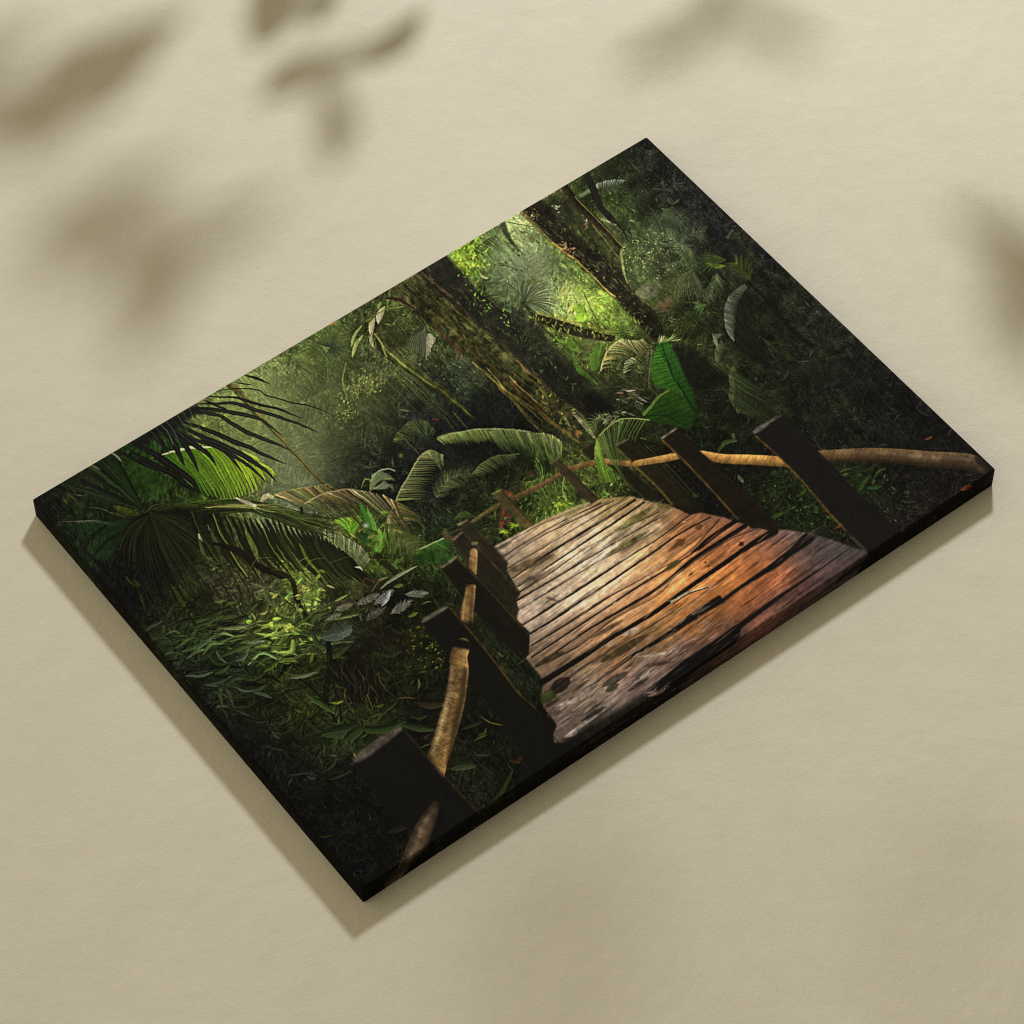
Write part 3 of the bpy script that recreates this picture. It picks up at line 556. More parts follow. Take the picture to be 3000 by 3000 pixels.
# lower black palm frond with hanging blades
for k in range(34):
    t = k/33; b = smooth(Q('F',(430,1370),(800,1420),(1100,1440),(1400,1530),(1650,1680),(1840,1880)), 34)[k]
    L = np.interp(t, [0,.3,.7,1], [190,220,160,60])*rng.uniform(.8,1.1); dirn = np.array((.42+.28*t, .9))
    stroke([b, b+dirn*L*.5+(-6,0), b+dirn*L+(10,0)], rng.uniform(12,19), jit((25,28,18), .12), jit((32,37,19), .2), prof='leaf', n=10)
    if rng.random() < .32: stroke([b+(5,0), b+dirn*L*.5, b+dirn*L+(12,-2)], 2.4, jit((92,104,46), .3), a=.7, n=8)
for p, w, c in ((((880,1510),(940,1660),(1000,1800)),16,(76,86,40)),(((600,1500),(640,1640),(700,1800)),14,(70,74,48)),(((1310,1640),(1380,1760),(1500,1900)),9,(74,88,34)),(((1130,1640),(1200,1760),(1260,1900)),6,(70,84,36)),(((500,1560),(530,1700),(640,1800)),10,(88,98,52)),(((770,1490),(830,1700)),12,(66,68,44))):
    stroke(Q('F',*p), w, c, prof='leaf', a=.8, tex=.4)
for k in range(60):
    t = rng.random(); y0 = rng.uniform(1290, 1400); x0 = 430+t*250
    stroke(Q('F',(x0,y0),(x0+350,1330+(y0-1340)*.5+rng.uniform(-20,30)),(x0+640,1370+(y0-1340)*.8+60*t+rng.uniform(-20,40)),(x0+980,1520+(y0-1340)+rng.uniform(-40,40))), rng.uniform(3,8), jit([(30,33,20),(40,48,24),(58,68,32)][rng.integers(3)], .15), prof='leaf', n=14, a=.8)
for k in range(12): stroke(Q('F',(560+20*k,1340),(780+30*k,1325+rng.uniform(-20,30)),(960+30*k,1350+rng.uniform(-20,40))), 1.8, jit((150,154,90), .25), a=.6)
stroke(Q('F',(505,1560),(515,1590),(530,1620)), [3,7,2], (170,172,136), tex=.6, a=.8); stroke(Q('F',(575,1485),(590,1520)), [2,5], (140,148,90), tex=.6, a=.7); stroke(Q('F',(1765,1825),(1800,1830),(1825,1850)), [3,6,3], (190,190,160)); stroke(Q('F',(800,1265),(880,1300),(960,1330)), [4,12,6], (190,184,160), tex=.3, a=.85)
stroke(Q('F',(620,1640),(820,1700),(960,1800),(1180,1900)), [8,22,20,18], (27,22,18), tex=.15)
stroke(Q('I',(0,1150),(160,1250),(200,1400),(300,1570)), [14,12,16,6], (34,30,18)); stroke(Q('I',(0,1340),(200,1480),(310,1590)), 4, (44,38,22)); stroke(Q('I',(430,1200),(480,1330),(510,1440)), [5,7,8], (40,42,24)); stroke(Q('I',(20,1570),(200,1670),(400,1790)), 3, (40,44,26))
stroke(Q('I',(510,1430),(640,1410),(720,1380)), [14,8,4], (70,62,50), tex=.4)
for k in range(50):
    x0, y0 = rng.uniform(380, 700), rng.uniform(1650, 1830); stroke([(x0,y0),(x0+22,y0+40),(x0+36,y0+rng.uniform(70,110))], rng.uniform(2,7), jit([(24,24,21),(40,46,22),(30,34,20)][rng.integers(3)], .15), prof='leaf', n=7, a=.75)
for p in (((1160,1280),(1240,1400),(1300,1500)),((1230,1290),(1310,1390),(1390,1440)),((860,1240),(910,1300)),((800,1210),(860,1290))): stroke(Q('G',*p), 12, (66,76,32), prof='leaf', tex=.4, a=.8)

# ---- undergrowth, lower left -----------------------------------------------------------------
for k in range(230):
    x, y = rng.uniform(470, 960), 0; y = 1790+rng.random()**1.5*270+(x-470)*.12
    if not on_print(x, y): continue
    b = at(x, y); L = rng.uniform(36, 105); th = rng.normal(-.25, .35)+(np.pi if rng.random() < .35 else 0)
    leaf((x, y), (x+L*np.cos(th), y+L*np.sin(th)), L*rng.uniform(.10, .2), np.clip(b*np.exp(rng.normal(-.1, .45)), 12, 170)*np.array((.98,1.03,.97)), bend=rng.normal(-.12, .12), a=.75, hi=.4, rib=.5)
wisps(420, 380, 1640, 1250, 2500, 20, 90, -.2, .5, on_print, k=(.35,.35,.5,1.5,1.9), w=1.6, a=.6)
HL = (((190,560),(350,470),24,(70,84,60)),((560,700),(750,600),26,(104,124,110)),((600,520),(850,410),18,(76,96,52)),((790,520),(1090,480),22,(128,138,96)),((1110,490),(1290,465),20,(108,132,74)),((820,760),(1180,620),26,(84,104,58)),((1030,650),(1180,625),22,(124,140,104)),((940,790),(1040,720),26,(98,114,98)),
      ((540,915),(760,880),20,(88,106,86)),((770,900),(900,830),22,(70,90,50)),((1370,930),(1610,880),24,(108,124,92)),((1170,870),(1290,790),24,(96,116,46)),((1300,800),(1440,800),14,(112,130,54)),((1540,810),(1560,720),22,(110,140,48)),((940,1000),(1100,1030),16,(84,100,84)),((1080,1040),(1240,1090),22,(88,104,80)),((760,1040),(900,1090),16,(56,72,44)),
      ((1500,1060),(1720,1170),24,(76,96,54)),((1620,650),(1760,580),40,(66,80,70)),((1760,600),(1890,540),40,(74,88,80)),((1560,560),(1700,700),30,(64,84,48)),((1660,470),(1770,420),20,(116,122,108)),((770,310),(860,300),20,(104,118,64)),((850,350),(950,320),14,(84,104,44)),((1540,250),(1620,250),40,(130,156,56)),((1480,270),(1560,330),34,(96,112,80)),
      ((900,1200),(1040,1230),8,(64,72,44)),((940,1190),(1080,1240),8,(70,76,60)),((1060,1270),(1200,1275),10,(56,68,44)),((1640,1380),(1932,1300),34,(50,70,40)),((1540,1300),(1640,1370),30,(44,60,32)),((1690,1600),(1790,1570),18,(60,62,50)),((1640,1700),(1720,1580),14,(46,58,36)),((1740,1740),(1880,1660),10,(50,62,34)),((1380,1720),(1600,1720),14,(58,62,62)),((1230,1490),(1320,1520),8,(66,68,62)),((1160,1490),(1230,1460),6,(66,72,60)),
      ((120,540),(180,560),14,(38,58,32)),((270,720),(370,760),12,(34,54,30)),((350,600),(400,610),6,(84,92,64)),((500,720),(720,640),26,(74,98,56)),((430,640),(600,580),14,(66,86,46)),((660,620),(860,540),14,(82,104,54)))
for b, t, w, c in HL:
    leaf(*Q('H',b,t), w*.55, lit(c, .74), bend=rng.normal(0, .1), hi=.4)
    q = np.array(Q('H',b)[0]); r = np.array(Q('H',t)[0])
    for k in range(3): stroke([q+rng.normal(0,3,2), (q+r)/2+rng.normal(0,5,2), r+rng.normal(0,7,2)], 1.5, lit(c, rng.choice([.4,.5,1.3])), a=.5, n=8)
for k in range(34): x, y = rng.normal(822, 34), rng.normal(1842, 15); leaf((x,y), (x+rng.uniform(-34,34), y+rng.uniform(-10,14)), rng.uniform(5,12), jit((144,164,70), .25), a=.75)
for k in range(50): x, y = rng.normal(905, 38), rng.normal(1755, 26); leaf((x,y), (x+rng.uniform(-24,24), y+rng.uniform(-12,16)), rng.uniform(5,12), jit((118,136,64), .3), a=.7)
for p, w in ((((1690,650),(1700,800),(1680,1000),(1660,1150)),16),(((1720,840),(1730,980),(1780,1150),(1800,1280)),7),(((1460,940),(1600,1050),(1760,1290)),7)): stroke(Q('H',*p), w, (27,26,19))
poly(Q('H',(1780,820),(1900,700),(2060,800),(2160,1060),(2140,1130),(1960,1100),(1850,1120)), (25,23,20), soft=8, tex=.2, rough=14)
for k in range(60):
    x, y = rng.uniform(955, 1130), rng.uniform(1910, 2050); stroke([(x,y),(x+rng.uniform(-10,30),y+30),(x+rng.uniform(-10,50),y+70)], [2.2,1], jit([(80,66,44),(66,74,36),(40,36,26)][rng.integers(3)], .25), a=.6)
def ragged(b, t, w, c):
    b, t = np.array(b), np.array(t); d = t-b; L = np.hypot(*d); T = d/L; N = np.array((-T[1], T[0]))
    leaf(b, t, w*.72, lit(c, .62), hi=.3, rib=0)
    for i in range(9):
        f = .06+.1*i; p = b+d*f
        for sg in (1, -1):
            h = w*.5*np.sin(np.pi*min(f+.12, 1))**.6*rng.uniform(.75, 1.25)
            stroke([p, p+T*L*.10+N*sg*h*.5, p+T*L*.24+N*sg*h], rng.uniform(2.2, 4.4), lit(jit(c, .1), .82 if sg > 0 else 1.05), lit(c, .9), n=5, a=.9, prof='leaf')
    stroke([b, b+d*.95], 1.4, lit(c, 1.2), a=.6)
# silver leaves in the middle
for b, t, w, c in (((870,1310),(1165,1120),16,(140,148,118)),((680,1440),(850,1355),30,(150,148,134)),((820,1430),(965,1330),34,(164,168,164)),((880,1445),(950,1340),20,(190,194,206)),((1070,1350),(1240,1350),32,(146,156,138)),((950,1510),(1110,1405),40,(152,150,140)),((750,1570),(895,1465),34,(122,118,112)),((500,1490),(640,1445),26,(118,118,98)),((430,1565),(545,1520),24,(114,122,102)),
                   ((500,1560),(700,1520),12,(100,112,66)),((400,1700),(640,1620),60,(72,82,72)),((530,1690),(640,1640),44,(84,96,86)),((500,1420),(600,1360),12,(112,128,66)),((850,1240),(940,1215),10,(120,120,86)),((1200,1440),(1280,1420),7,(96,100,56)),((240,1380),(380,1350),34,(118,140,62)),((820,1830),(1050,1820),18,(62,82,38)),((1100,1530),(1170,1500),16,(96,120,48)),((980,1300),(1050,1270),18,(90,104,56))):
    if w > 22 and c[0] > 100: ragged(Q('I',b)[0], Q('I',t)[0], w*.8, c)
    else: leaf(*Q('I',b,t), w*.7, c, bend=rng.normal(0, .06), hi=.25)
poly(Q('I',(700,1600),(900,1560),(1150,1650),(1100,1850),(900,1932),(720,1800)), (24,21,18), soft=16, tex=.3, a=.6, rough=20)
for k in range(90): x, y = rng.uniform(1190, 1330), rng.uniform(1830, 1960); leaf((x,y), (x+rng.uniform(-8,14), y+rng.uniform(-6,10)), 5, jit((84,88,34), .4), rib=0, a=.7)
for k in range(40): x, y = rng.uniform(1020, 1110), rng.uniform(1690, 1800); stroke([(x,y),(x+rng.uniform(10,60),y+rng.uniform(10,70))], [2,1], jit((60,50,34), .3), a=.6)
stroke(Q('I',(725,1330),(740,1230),(830,1260)), 2.5, (122,62,44), a=.8); stroke(Q('I',(800,1330),(850,1260),(940,1215)), 2.5, (116,112,66))
# bottom dark leaves
LL = (((120,560),(440,490),50,(52,74,42)),((300,600),(460,500),44,(46,68,38)),((440,520),(800,455),34,(48,72,34)),((770,480),(1040,515),32,(50,70,40)),((1165,835),(1370,815),40,(58,80,50)),((1365,725),(1470,725),14,(56,68,44)),((900,300),(1110,310),38,(52,50,38)),((890,190),(900,100),12,(76,104,44)),((830,160),(870,110),6,(66,90,40)),((720,270),(880,265),6,(90,88,48)),((1390,400),(1600,480),8,(92,92,48)),((1380,560),(1450,510),14,(60,82,36)),((1350,610),(1450,560),12,(66,88,36)),((1250,520),(1420,450),20,(40,54,30)),
      ((660,1340),(830,1290),40,(32,40,30)),((150,850),(240,740),18,(46,60,36)),((180,920),(360,850),12,(46,58,32)),((80,1385),(210,1370),10,(36,48,24)),((1430,1160),(1660,830),26,(42,56,28)),((1640,770),(1740,720),30,(54,44,32)),((900,660),(1010,630),8,(66,84,40)),((0,900),(70,910),20,(56,60,60)),((500,420),(640,380),16,(54,74,36)),((600,400),(720,300),12,(52,70,34)),((540,330),(620,310),16,(60,80,34)),((0,240),(240,400),24,(56,84,44)),((180,300),(290,280),14,(100,124,50)),((880,420),(980,400),16,(44,60,30)))
for b, t, w, c in LL: leaf(*Q('L',b,t), w*.72, lit(np.array(c)*(1.04,.94,.95), .88), bend=rng.normal(0, .07), hi=.45)
for k in range(160):
    x, y = rng.uniform(800, 1500), rng.uniform(2150, 2620)
    if on_print(x, y): stroke([(x,y),(x+rng.uniform(-14,20),y+rng.uniform(-14,24))], [1.8,.8], jit((56,56,50), .3), a=.45)
# the right-hand side: banana leaf, silver frond, dark fan
frond(Q('E',(715,510),(760,400),(830,300),(900,265),(1000,270),(1060,260)), 30, 60, 4, (156,150,98), (96,92,56), side=1, ang=.9, droop=.6)
stroke(Q('E',(715,510),(755,390),(830,300),(900,262)), 4, (172,170,110))
for k in range(5): stroke(Q('E',(650+14*k,520-10*k),(640+20*k,400),(690+14*k,310)), [5,8,3], jit((66,98,34), .2), a=.85)
stroke(Q('E',(350,250),(480,320),(540,360)), [4,22,6], (82,112,42), tex=.4, a=.8); stroke(Q('E',(490,380),(540,500),(690,620)), [6,18,4], (74,104,40), tex=.3, a=.8)
frond(Q('E',(900,540),(920,450),(980,410)), 10, 36, 4, (150,156,120), (90,100,66), side=1, a=.8)
for k in range(26): x, y = Q('E',(rng.uniform(820,1060), rng.uniform(640,800)))[0]; leaf((x,y), (x+rng.uniform(6,34), y+rng.uniform(-4,16)), 5, jit((104,106,84), .3), rib=0, a=.7)
poly(Q('E',(1300,310),(1400,290),(1560,420),(1720,600),(1560,680),(1400,640),(1340,500)), (25,26,20), soft=7, tex=.3, rough=14, a=.9)
def banana(X, Y):
    s = np.clip(((X-1965)*.86-(Y-1090)*.5)/46, -1, 1); v = np.sin((X*.34+Y*.94)*.42)
    c = np.where((s < 0)[..., None], np.array((60,110,34), np.float32), np.array((44,86,30), np.float32))
    f = np.clip((Y-1010)/240, 0, 1)[..., None]
    return c*(1.12-.42*f)*(1+.07*v[..., None])
poly(Q('E',(1190,300),(1240,265),(1290,300),(1320,380),(1360,470),(1410,570),(1470,700),(1500,830),(1480,850),(1330,720),(1240,660),(1140,610),(1120,520),(1125,420)), (50,110,26), soft=1.6, tex=.10, fn=banana)
poly(Q('E',(1270,668),(1400,720),(1500,850),(1470,940),(1420,992),(1330,960),(1200,940),(1070,900),(1060,860),(1130,780),(1200,700)), (36,80,26), soft=1.6, tex=.14, fn=lambda X, Y: banana(X, Y)*.84)
stroke(Q('E',(1210,300),(1260,450),(1330,600),(1420,730),(1510,860)), [3,5,6,6], (22,54,28))
for i in range(15):
    t = i/14; q = Q('E',(1215+150*t**1.1,330+310*t))[0]
    stroke([q, (q[0]-26-14*np.sin(t*3), q[1]+4+4*t)], 1.8, (30,70,24), a=.75)
    if i > 3: stroke([q, (q[0]+10+8*t, q[1]-14)], 1.5, (28,62,24), a=.6)
stroke(Q('E',(1070,880),(1240,870),(1340,920),(1440,970)), 3, (22,52,24)); stroke(Q('E',(1070,860),(1140,780),(1200,710),(1265,670)), [10,8,5], (112,140,60), a=.85)
for i in range(7): stroke(Q('E',(1180+36*i,872+12*i),(1230+36*i,800+10*i)), 1.5, (26,60,24), a=.6)
stroke(Q('E',(1112,650),(1112,480),(1125,320)), 3, (120,124,84), a=.7)
for i in range(10): leaf(*Q('E',(1180+12*i,300-3*i),(1190+20*i,230+rng.uniform(-20,30))), 5, jit((140,156,96), .25), rib=0, a=.8)
def strip(p, w, c, n=40, a=.9):
    S = smooth(np.array(p), n)
    for i in range(n):
        f = np.sin(np.pi*(i+1)/(n+1))**.5; q = S[i]
        stroke([q+(-w*.5*f, -3), q+(w*.1, 4), q+(w*.55*f, 10)], [3,4,1.5], jit(c, .16), lit(c, .6), a=a, n=5)
frond(Q('B',(780,930),(690,1040),(640,1180),(630,1340)), 46, 170, 4, (34,36,26), (27,28,24), side=-1, ang=.9, droop=.9, a=.8)
strip(Q('B',(780,930),(710,1000),(670,1080),(655,1180),(660,1280),(680,1360)), 30, (122,130,112), 60); 
for i in range(5): leaf(*Q('B',(600-20*i,1320),(510+14*i,1390+14*i)), 9, jit((112,124,98), .15), a=.9)
strip(Q('B',(600,1390),(570,1450),(560,1540)), 22, (96,106,70), 18, .8)
frond(Q('B',(650,1590),(680,1720),(690,1850),(740,1960)), 34, 150, 6, (66,80,46), (36,42,27), side=-1, ang=.9, droop=.7, a=.75)
strip(Q('B',(690,1590),(670,1660),(690,1760),(680,1850),(720,1940)), 22, (100,110,66), 30)
fan(Q('B',(350,800))[0], 60, 140, 18, 90, 4, (74,84,52), (120,128,92), .3, a=.7); fan(Q('B',(340,640))[0], 70, 150, 12, 60, 4, (110,124,80), (70,84,50), .2, a=.7)
fan(Q('B',(620,720))[0], 150, 200, 10, 85, 4, (70,88,36), (90,104,44), .1, a=.7); stroke(Q('B',(480,750),(550,780),(620,770)), [6,14,6], (110,136,40), a=.75, tex=.4)
frond(Q('B',(560,830),(540,920),(470,1060)), 16, 40, 4, (110,120,88), (66,76,48), side=0, a=.8); fan(Q('B',(460,1080))[0], 120, 190, 9, 45, 4, (66,96,48), (96,120,74), .2, a=.8)
frond(Q('B',(820,890),(760,800),(690,730)), 14, 60, 5, (70,84,36), (84,96,44), side=0, ang=.7, a=.6); frond(Q('B',(860,860),(800,700),(770,560),(720,490),(700,560)), 20, 40, 4, (52,58,38), (66,72,50), side=0, a=.6)
stroke(Q('B',(640,540),(680,480)), [10,6], (96,100,86), a=.7, tex=.4)
for k in range(46):
    t = rng.random(); x, y = 2150+t*350+rng.normal(0,30), 800+t*420+rng.normal(0,45)
    if on_print(x, y): frond([(x,y),(x+20,y+28),(x+30,y+60)], 7, 24, 2.5, jit((48,56,32), .25), (40,46,28), side=0, a=.5)
stroke(Q('B',(800,900),(1000,1100),(1200,1320),(1330,1420)), [6,14,16,10], (25,25,22), a=.8, soft=3)
strip(Q('B',(1440,1530),(1560,1500),(1680,1485)), 16, (56,56,50), 18, .6); stroke(Q('B',(1210,1545),(1290,1540)), 3, (84,84,76), a=.7); leaf(*Q('B',(1090,1690),(1130,1610)), 12, (52,56,44)); 
stroke(Q('C',(750,740),(780,580),(840,450)), 1.5, (66,68,54), a=.7); fan(Q('C',(715,760))[0], 0, 360, 14, 42, 3, (60,66,44), (50,54,38), .1, a=.5); frond(Q('C',(260,600),(400,590),(640,560)), 14, 18, 2.5, (44,48,34), (40,42,32), side=1, a=.6); frond(Q('C',(330,650),(430,610),(480,640)), 9, 16, 2.5, (50,54,38), (40,42,32), side=1, a=.6)
leaf(*Q('C',(1265,935),(1330,900)), 7, (104,66,40)); leaf(*Q('C',(690,720),(705,670)), 6, (52,70,32)); stroke(Q('C',(930,435),(1000,430)), 2, (70,70,60), a=.6); stroke(Q('C',(980,550),(1170,545)), 1.5, (56,54,48), a=.6)
# leaves beyond the right railing
for b, t, w, c in (((230,1395),(310,1320),18,(56,84,32)),((20,1390),(60,1340),26,(46,70,34)),((80,1310),(210,1290),18,(38,58,28)),((300,1490),(400,1410),10,(46,70,28)),((370,1520),(380,1460),18,(52,78,34)),((720,1370),(815,1240),20,(56,84,32)),((800,1320),(930,1310),16,(52,96,50)),((580,1200),(680,1170),12,(66,92,40)),((590,1230),(660,1210),8,(84,110,48)),((850,1260),(960,1160),9,(62,88,36)),((640,1260),(690,1300),12,(70,104,36)),((200,1660),(300,1590),12,(44,60,30)),((430,1630),(480,1560),18,(34,50,26)),((530,1660),(610,1625),12,(104,64,36)),((1080,1440),(1200,1430),9,(46,62,32)),((100,1540),(170,1500),14,(50,70,30)),((30,1560),(120,1520),18,(62,88,34)),((20,1220),(60,1180),18,(48,74,36)),((170,1500),(180,1460),14,(56,78,30))):
    leaf(*Q('C',b,t), w*.85, lit(np.array(c)*(1.05,.95,1), .8), bend=rng.normal(0,.06), hi=.3)
for k in range(240):
    x, y = rng.uniform(2230, 2690), rng.uniform(1370, 1570); leaf((x,y), (x+rng.uniform(-12,16), y+rng.uniform(-10,14)), rng.uniform(2,6), jit((54,72,32), .45), rib=0, a=.6)
for k in range(90):
    x, y = rng.uniform(2560, 2860), rng.uniform(1390, 1560)
    if on_print(x, y): stroke([(x,y),(x+rng.uniform(10,40),y-rng.uniform(4,22))], [1.6,.8], jit((62,56,58), .3), a=.45)
leaf(*Q('K',(560,210),(720,110)), 14, (64,84,44), bend=-.2); leaf(*Q('K',(690,110),(680,50)), 12, (70,84,52)); leaf(*Q('K',(730,390),(770,450)), 12, (84,94,70)); fan(Q('K',(350,580))[0], 280, 340, 6, 26, 4, (60,84,36), (48,66,30), .1)
frond(Q('E',(1900,900),(1700,760),(1600,640)), 8, 40, 3, (40,46,30), (34,38,26), side=0, a=.5)
# mossy bank behind the far railing
for k in range(520):
    x, y = rng.uniform(1480, 1860), 0; y = rng.uniform(1390, 1590)
    if y > 1600-(x-1450)*.40 or y < 1500-(x-1400)*.5: continue
    leaf((x,y), (x+rng.uniform(-12,14), y+rng.uniform(-6,16)), rng.uniform(3,8), jit(lit(at(x,y), 1.15), .4), rib=0, a=.75)
for cx, cy in ((1640,1478),(1680,1450),(1480,1560),(1560,1430),(1505,1540)):
    for k in range(36): th = rng.uniform(0, 6.28); r = rng.uniform(4, 22); stroke([(cx,cy),(cx+r*np.cos(th),cy+r*np.sin(th)*.7)], [3,1.5], jit((132,160,52), .3), a=.6)
for k in range(26): stroke(Q('E',(120+12*k,1440-7*k),(70+14*k,1400+4*k),(80+16*k,1480+2*k)), [3,1.5], jit((96,116,54), .3), a=.6)
poly(Q('E',(480,1480),(560,1450),(600,1500),(560,1580),(480,1570)), (24,26,16), soft=6, a=.8)

# ---- the forest as a whole: edges broken, means and shade brought to what was read off -------
def warp(a, cell, amp, seed):                # break clean edges the way leaves and grain do
    dx = (vnoise(PH, PW, cell, cell, seed)-.5)*2*amp; dy = (vnoise(PH, PW, cell, cell, seed+1)-.5)*2*amp
    yy, xx = np.mgrid[0:PH, 0:PW].astype(np.float32)
    X = np.clip(xx+dx, 0, PW-1.01); Y = np.clip(yy+dy, 0, PH-1.01); ix, iy = X.astype(int), Y.astype(int); fx = (X-ix)[..., None]; fy = (Y-iy)[..., None]
    return (a[iy, ix]*(1-fx)+a[iy, ix+1]*fx)*(1-fy)+(a[iy+1, ix]*(1-fx)+a[iy+1, ix+1]*fx)*fy
def wide(a, step=6, k=9, rep=3):             # broad blur on a reduced grid
    h, w = PH//step*step, PW//step*step
    q = a[:h, :w].reshape(h//step, step, w//step, step, -1).mean((1, 3))
    for _ in range(rep):
        for ax in (0, 1):
            p = np.concatenate([np.repeat(q.take([0], ax), k, ax), q, np.repeat(q.take([-1], ax), k, ax)], ax); c = np.cumsum(p, ax); n = q.shape[ax]
            c = np.concatenate([np.zeros_like(c.take([0], ax)), c], ax)
            q = (c.take(range(2*k+1, 2*k+1+n), ax)-c.take(range(0, n), ax))/(2*k+1)
    ty = np.clip((np.arange(PH)-step/2)/step, 0, q.shape[0]-1.01); tx = np.clip((np.arange(PW)-step/2)/step, 0, q.shape[1]-1.01)
    iy, ix = ty.astype(int), tx.astype(int); fy = (ty-iy)[:, None, None]; fx = (tx-ix)[None, :, None]
    r = q[iy]*(1-fy)+q[iy+1]*fy
    return r[:, ix]*(1-fx)+r[:, ix+1]*fx
def blur(a, k):
    for ax in (0, 1):
        acc = a.copy()
        for o in range(1, k+1): acc += np.roll(a, o, ax)+np.roll(a, -o, ax)
        a = acc/(2*k+1)
    return a
img = np.clip(img, 4, 235)
cur = wide(img.mean(-1, keepdims=True)); want = wide(base.mean(-1, keepdims=True))
img = img*np.clip(want/np.maximum(cur, 1), .5, 1.15)**.8
img = img*np.clip((want/60)**.28, .80, 1.14)
img = warp(warp(img, 30, 2.0, 71), 6, .45, 75)
img = img*np.exp(.10*(vnoise(PH, PW, 2.2, 2.2, 81)-.5)+.04*fibre)[..., None]
lum = (img@np.array((.3, .59, .11), np.float32))[..., None]
img = np.ascontiguousarray(lum+(img-lum)*.98).astype(np.float32)
img += .62*(img-blur(img, 2))+.20*(img-blur(img, 10))
for g in ((800,1230,130,(106,116,76),.14),(880,1370,80,(108,118,86),.16),(1590,770,50,(126,136,100),.1)): glow(*g)

# ---- the boardwalk -----------------------------------------------------------------------------
PLANKC = """1480 1610 150 136 126;1500 1645 112 100 86;1600 1600 152 132 114;1560 1665 92 78 60;1700 1560 166 149 129;1650 1700 170 152 138;1750 1600 194 177 158;1850 1560 132 114 90;1900 1500 106 86 62
1800 1490 112 96 66;1600 1760 160 142 132;1560 1830 116 104 98;1700 1780 160 140 124;1800 1700 176 150 126;1900 1650 160 122 86;2000 1580 148 98 62;2050 1550 138 86 54;2100 1540 96 66 56;2100 1600 180 104 52
2000 1680 184 120 70;1950 1720 174 118 74;1850 1780 150 110 82;1750 1850 126 98 78;1650 1900 104 86 74;1600 1960 78 66 56;2150 1600 160 90 54;2200 1565 98 70 62;2200 1620 174 93 43;2100 1700 180 106 50;2000 1780 152 95 47
1900 1850 108 82 52;1800 1920 108 83 60;1700 2000 102 86 76;2250 1600 118 80 70;2290 1565 88 70 66;2250 1650 156 84 43;2150 1730 162 93 43;2050 1800 128 79 41;2350 1620 88 66 62;2400 1600 68 57 58;2300 1700 142 76 45
2200 1790 144 77 43;2100 1870 104 67 50;2000 1940 92 71 65;1900 1990 98 82 82;1800 2050 108 95 93;1700 2120 78 69 67;2450 1600 60 53 54;2500 1620 56 51 56;2400 1680 82 65 67;2300 1770 82 58 56;2480 1660 60 50 54;2380 1740 62 47 48;2200 1830 78 51 47
2150 1880 58 43 41;2050 1970 36 31 31;1900 2080 30 27 27;1800 2140 34 30 30;1750 2180 28 25 25;1650 2100 84 74 72;1620 2040 70 60 56;1700 1650 178 160 142;1550 1740 128 114 106;1660 1530 140 122 96"""
pk = parse(PLANKC)
for r in pk:
    f = np.clip((r[0]-1800)/300, 0, 1); g_ = r[2:].mean()
    r[2:] = (r[2:]*(1-.2*f)+g_*.2*f)*(1.34*(1-f)+1.22*f)*(1+np.array((.02, .0, -.03))*(1-f))
pc = field(pk, 42)
deck = Q('J',(265,832),(350,940),(362,1010),(480,1205),(445,1270),(465,1350),(455,1425),(558,1530),(548,1600),(556,1650),(520,1715),(560,1780),(640,1870))+Q('M',(390,690),(370,830),(400,900),(500,1030),(455,1100),(480,1180),(600,1180),(690,1330),(900,1250),(1932,640))+[(2240,1960),(2560,1700)]+Q('K',(1790,1015),(1640,972),(1480,912),(1390,886),(1310,905),(1270,856),(1080,831),(1000,846),(930,816),(840,826),(790,790),(720,776),(620,735),(500,711),(400,690),(360,702),(200,650),(100,612))+Q('J',(1700,500),(1500,460),(1380,424),(1280,430),(1120,450),(1030,470),(700,600))
ang = np.radians(-36.5); ca, sa = np.cos(ang), np.sin(ang)
NL = 1400
grainA = vnoise(NL, NL, 2.4, 46, 501)*.45+vnoise(NL, NL, 6, 90, 502)*.55; grainB = vnoise(NL, NL, 1.5, 9, 503); wet = fnoise(NL, NL, 120, 4, 504)
wetp = vnoise(NL, NL, 10, 80, 505); palep = vnoise(NL, NL, 7, 70, 506)
def wood(X, Y):
    u = ((X-1400)*ca+(Y-2300)*sa)+300; v = (-(X-1400)*sa+(Y-2300)*ca)+900
    iu, iv = np.clip(u*.9, 0, NL-1).astype(int), np.clip(v*1.0, 0, NL-1).astype(int)
    j = np.clip((Y-PY0)*PS, 0, PH-1).astype(int); i = np.clip((X-PX0)*PS, 0, PW-1).astype(int)
    g = 1+.40*(grainA[iv, iu]-.5)+.20*(grainB[iv, iu]-.5)
    patch = np.clip((wetp[iv, iu]-.70)*6, 0, 1); pale = np.clip((palep[iv, iu]-.66)*5, 0, 1)
    c = pc[j, i]*g[..., None]
    return c*(1-.34*patch+.24*pale)[..., None]
poly(deck, (130,110,90), soft=1, tex=.16, fn=wood)
def tint(pts, k):
    global img
    P = V(pts); x0, y0 = np.maximum(np.floor(P.min(0)), 0).astype(int); x1, y1 = np.minimum(np.ceil(P.max(0)), (PW, PH)).astype(int)
    yy, xx = np.mgrid[y0:y1, x0:x1].astype(np.float32)
    m = inside(P, xx, yy); img[y0:y1, x0:x1] *= np.where(m, k, 1.)[..., None].astype(np.float32)
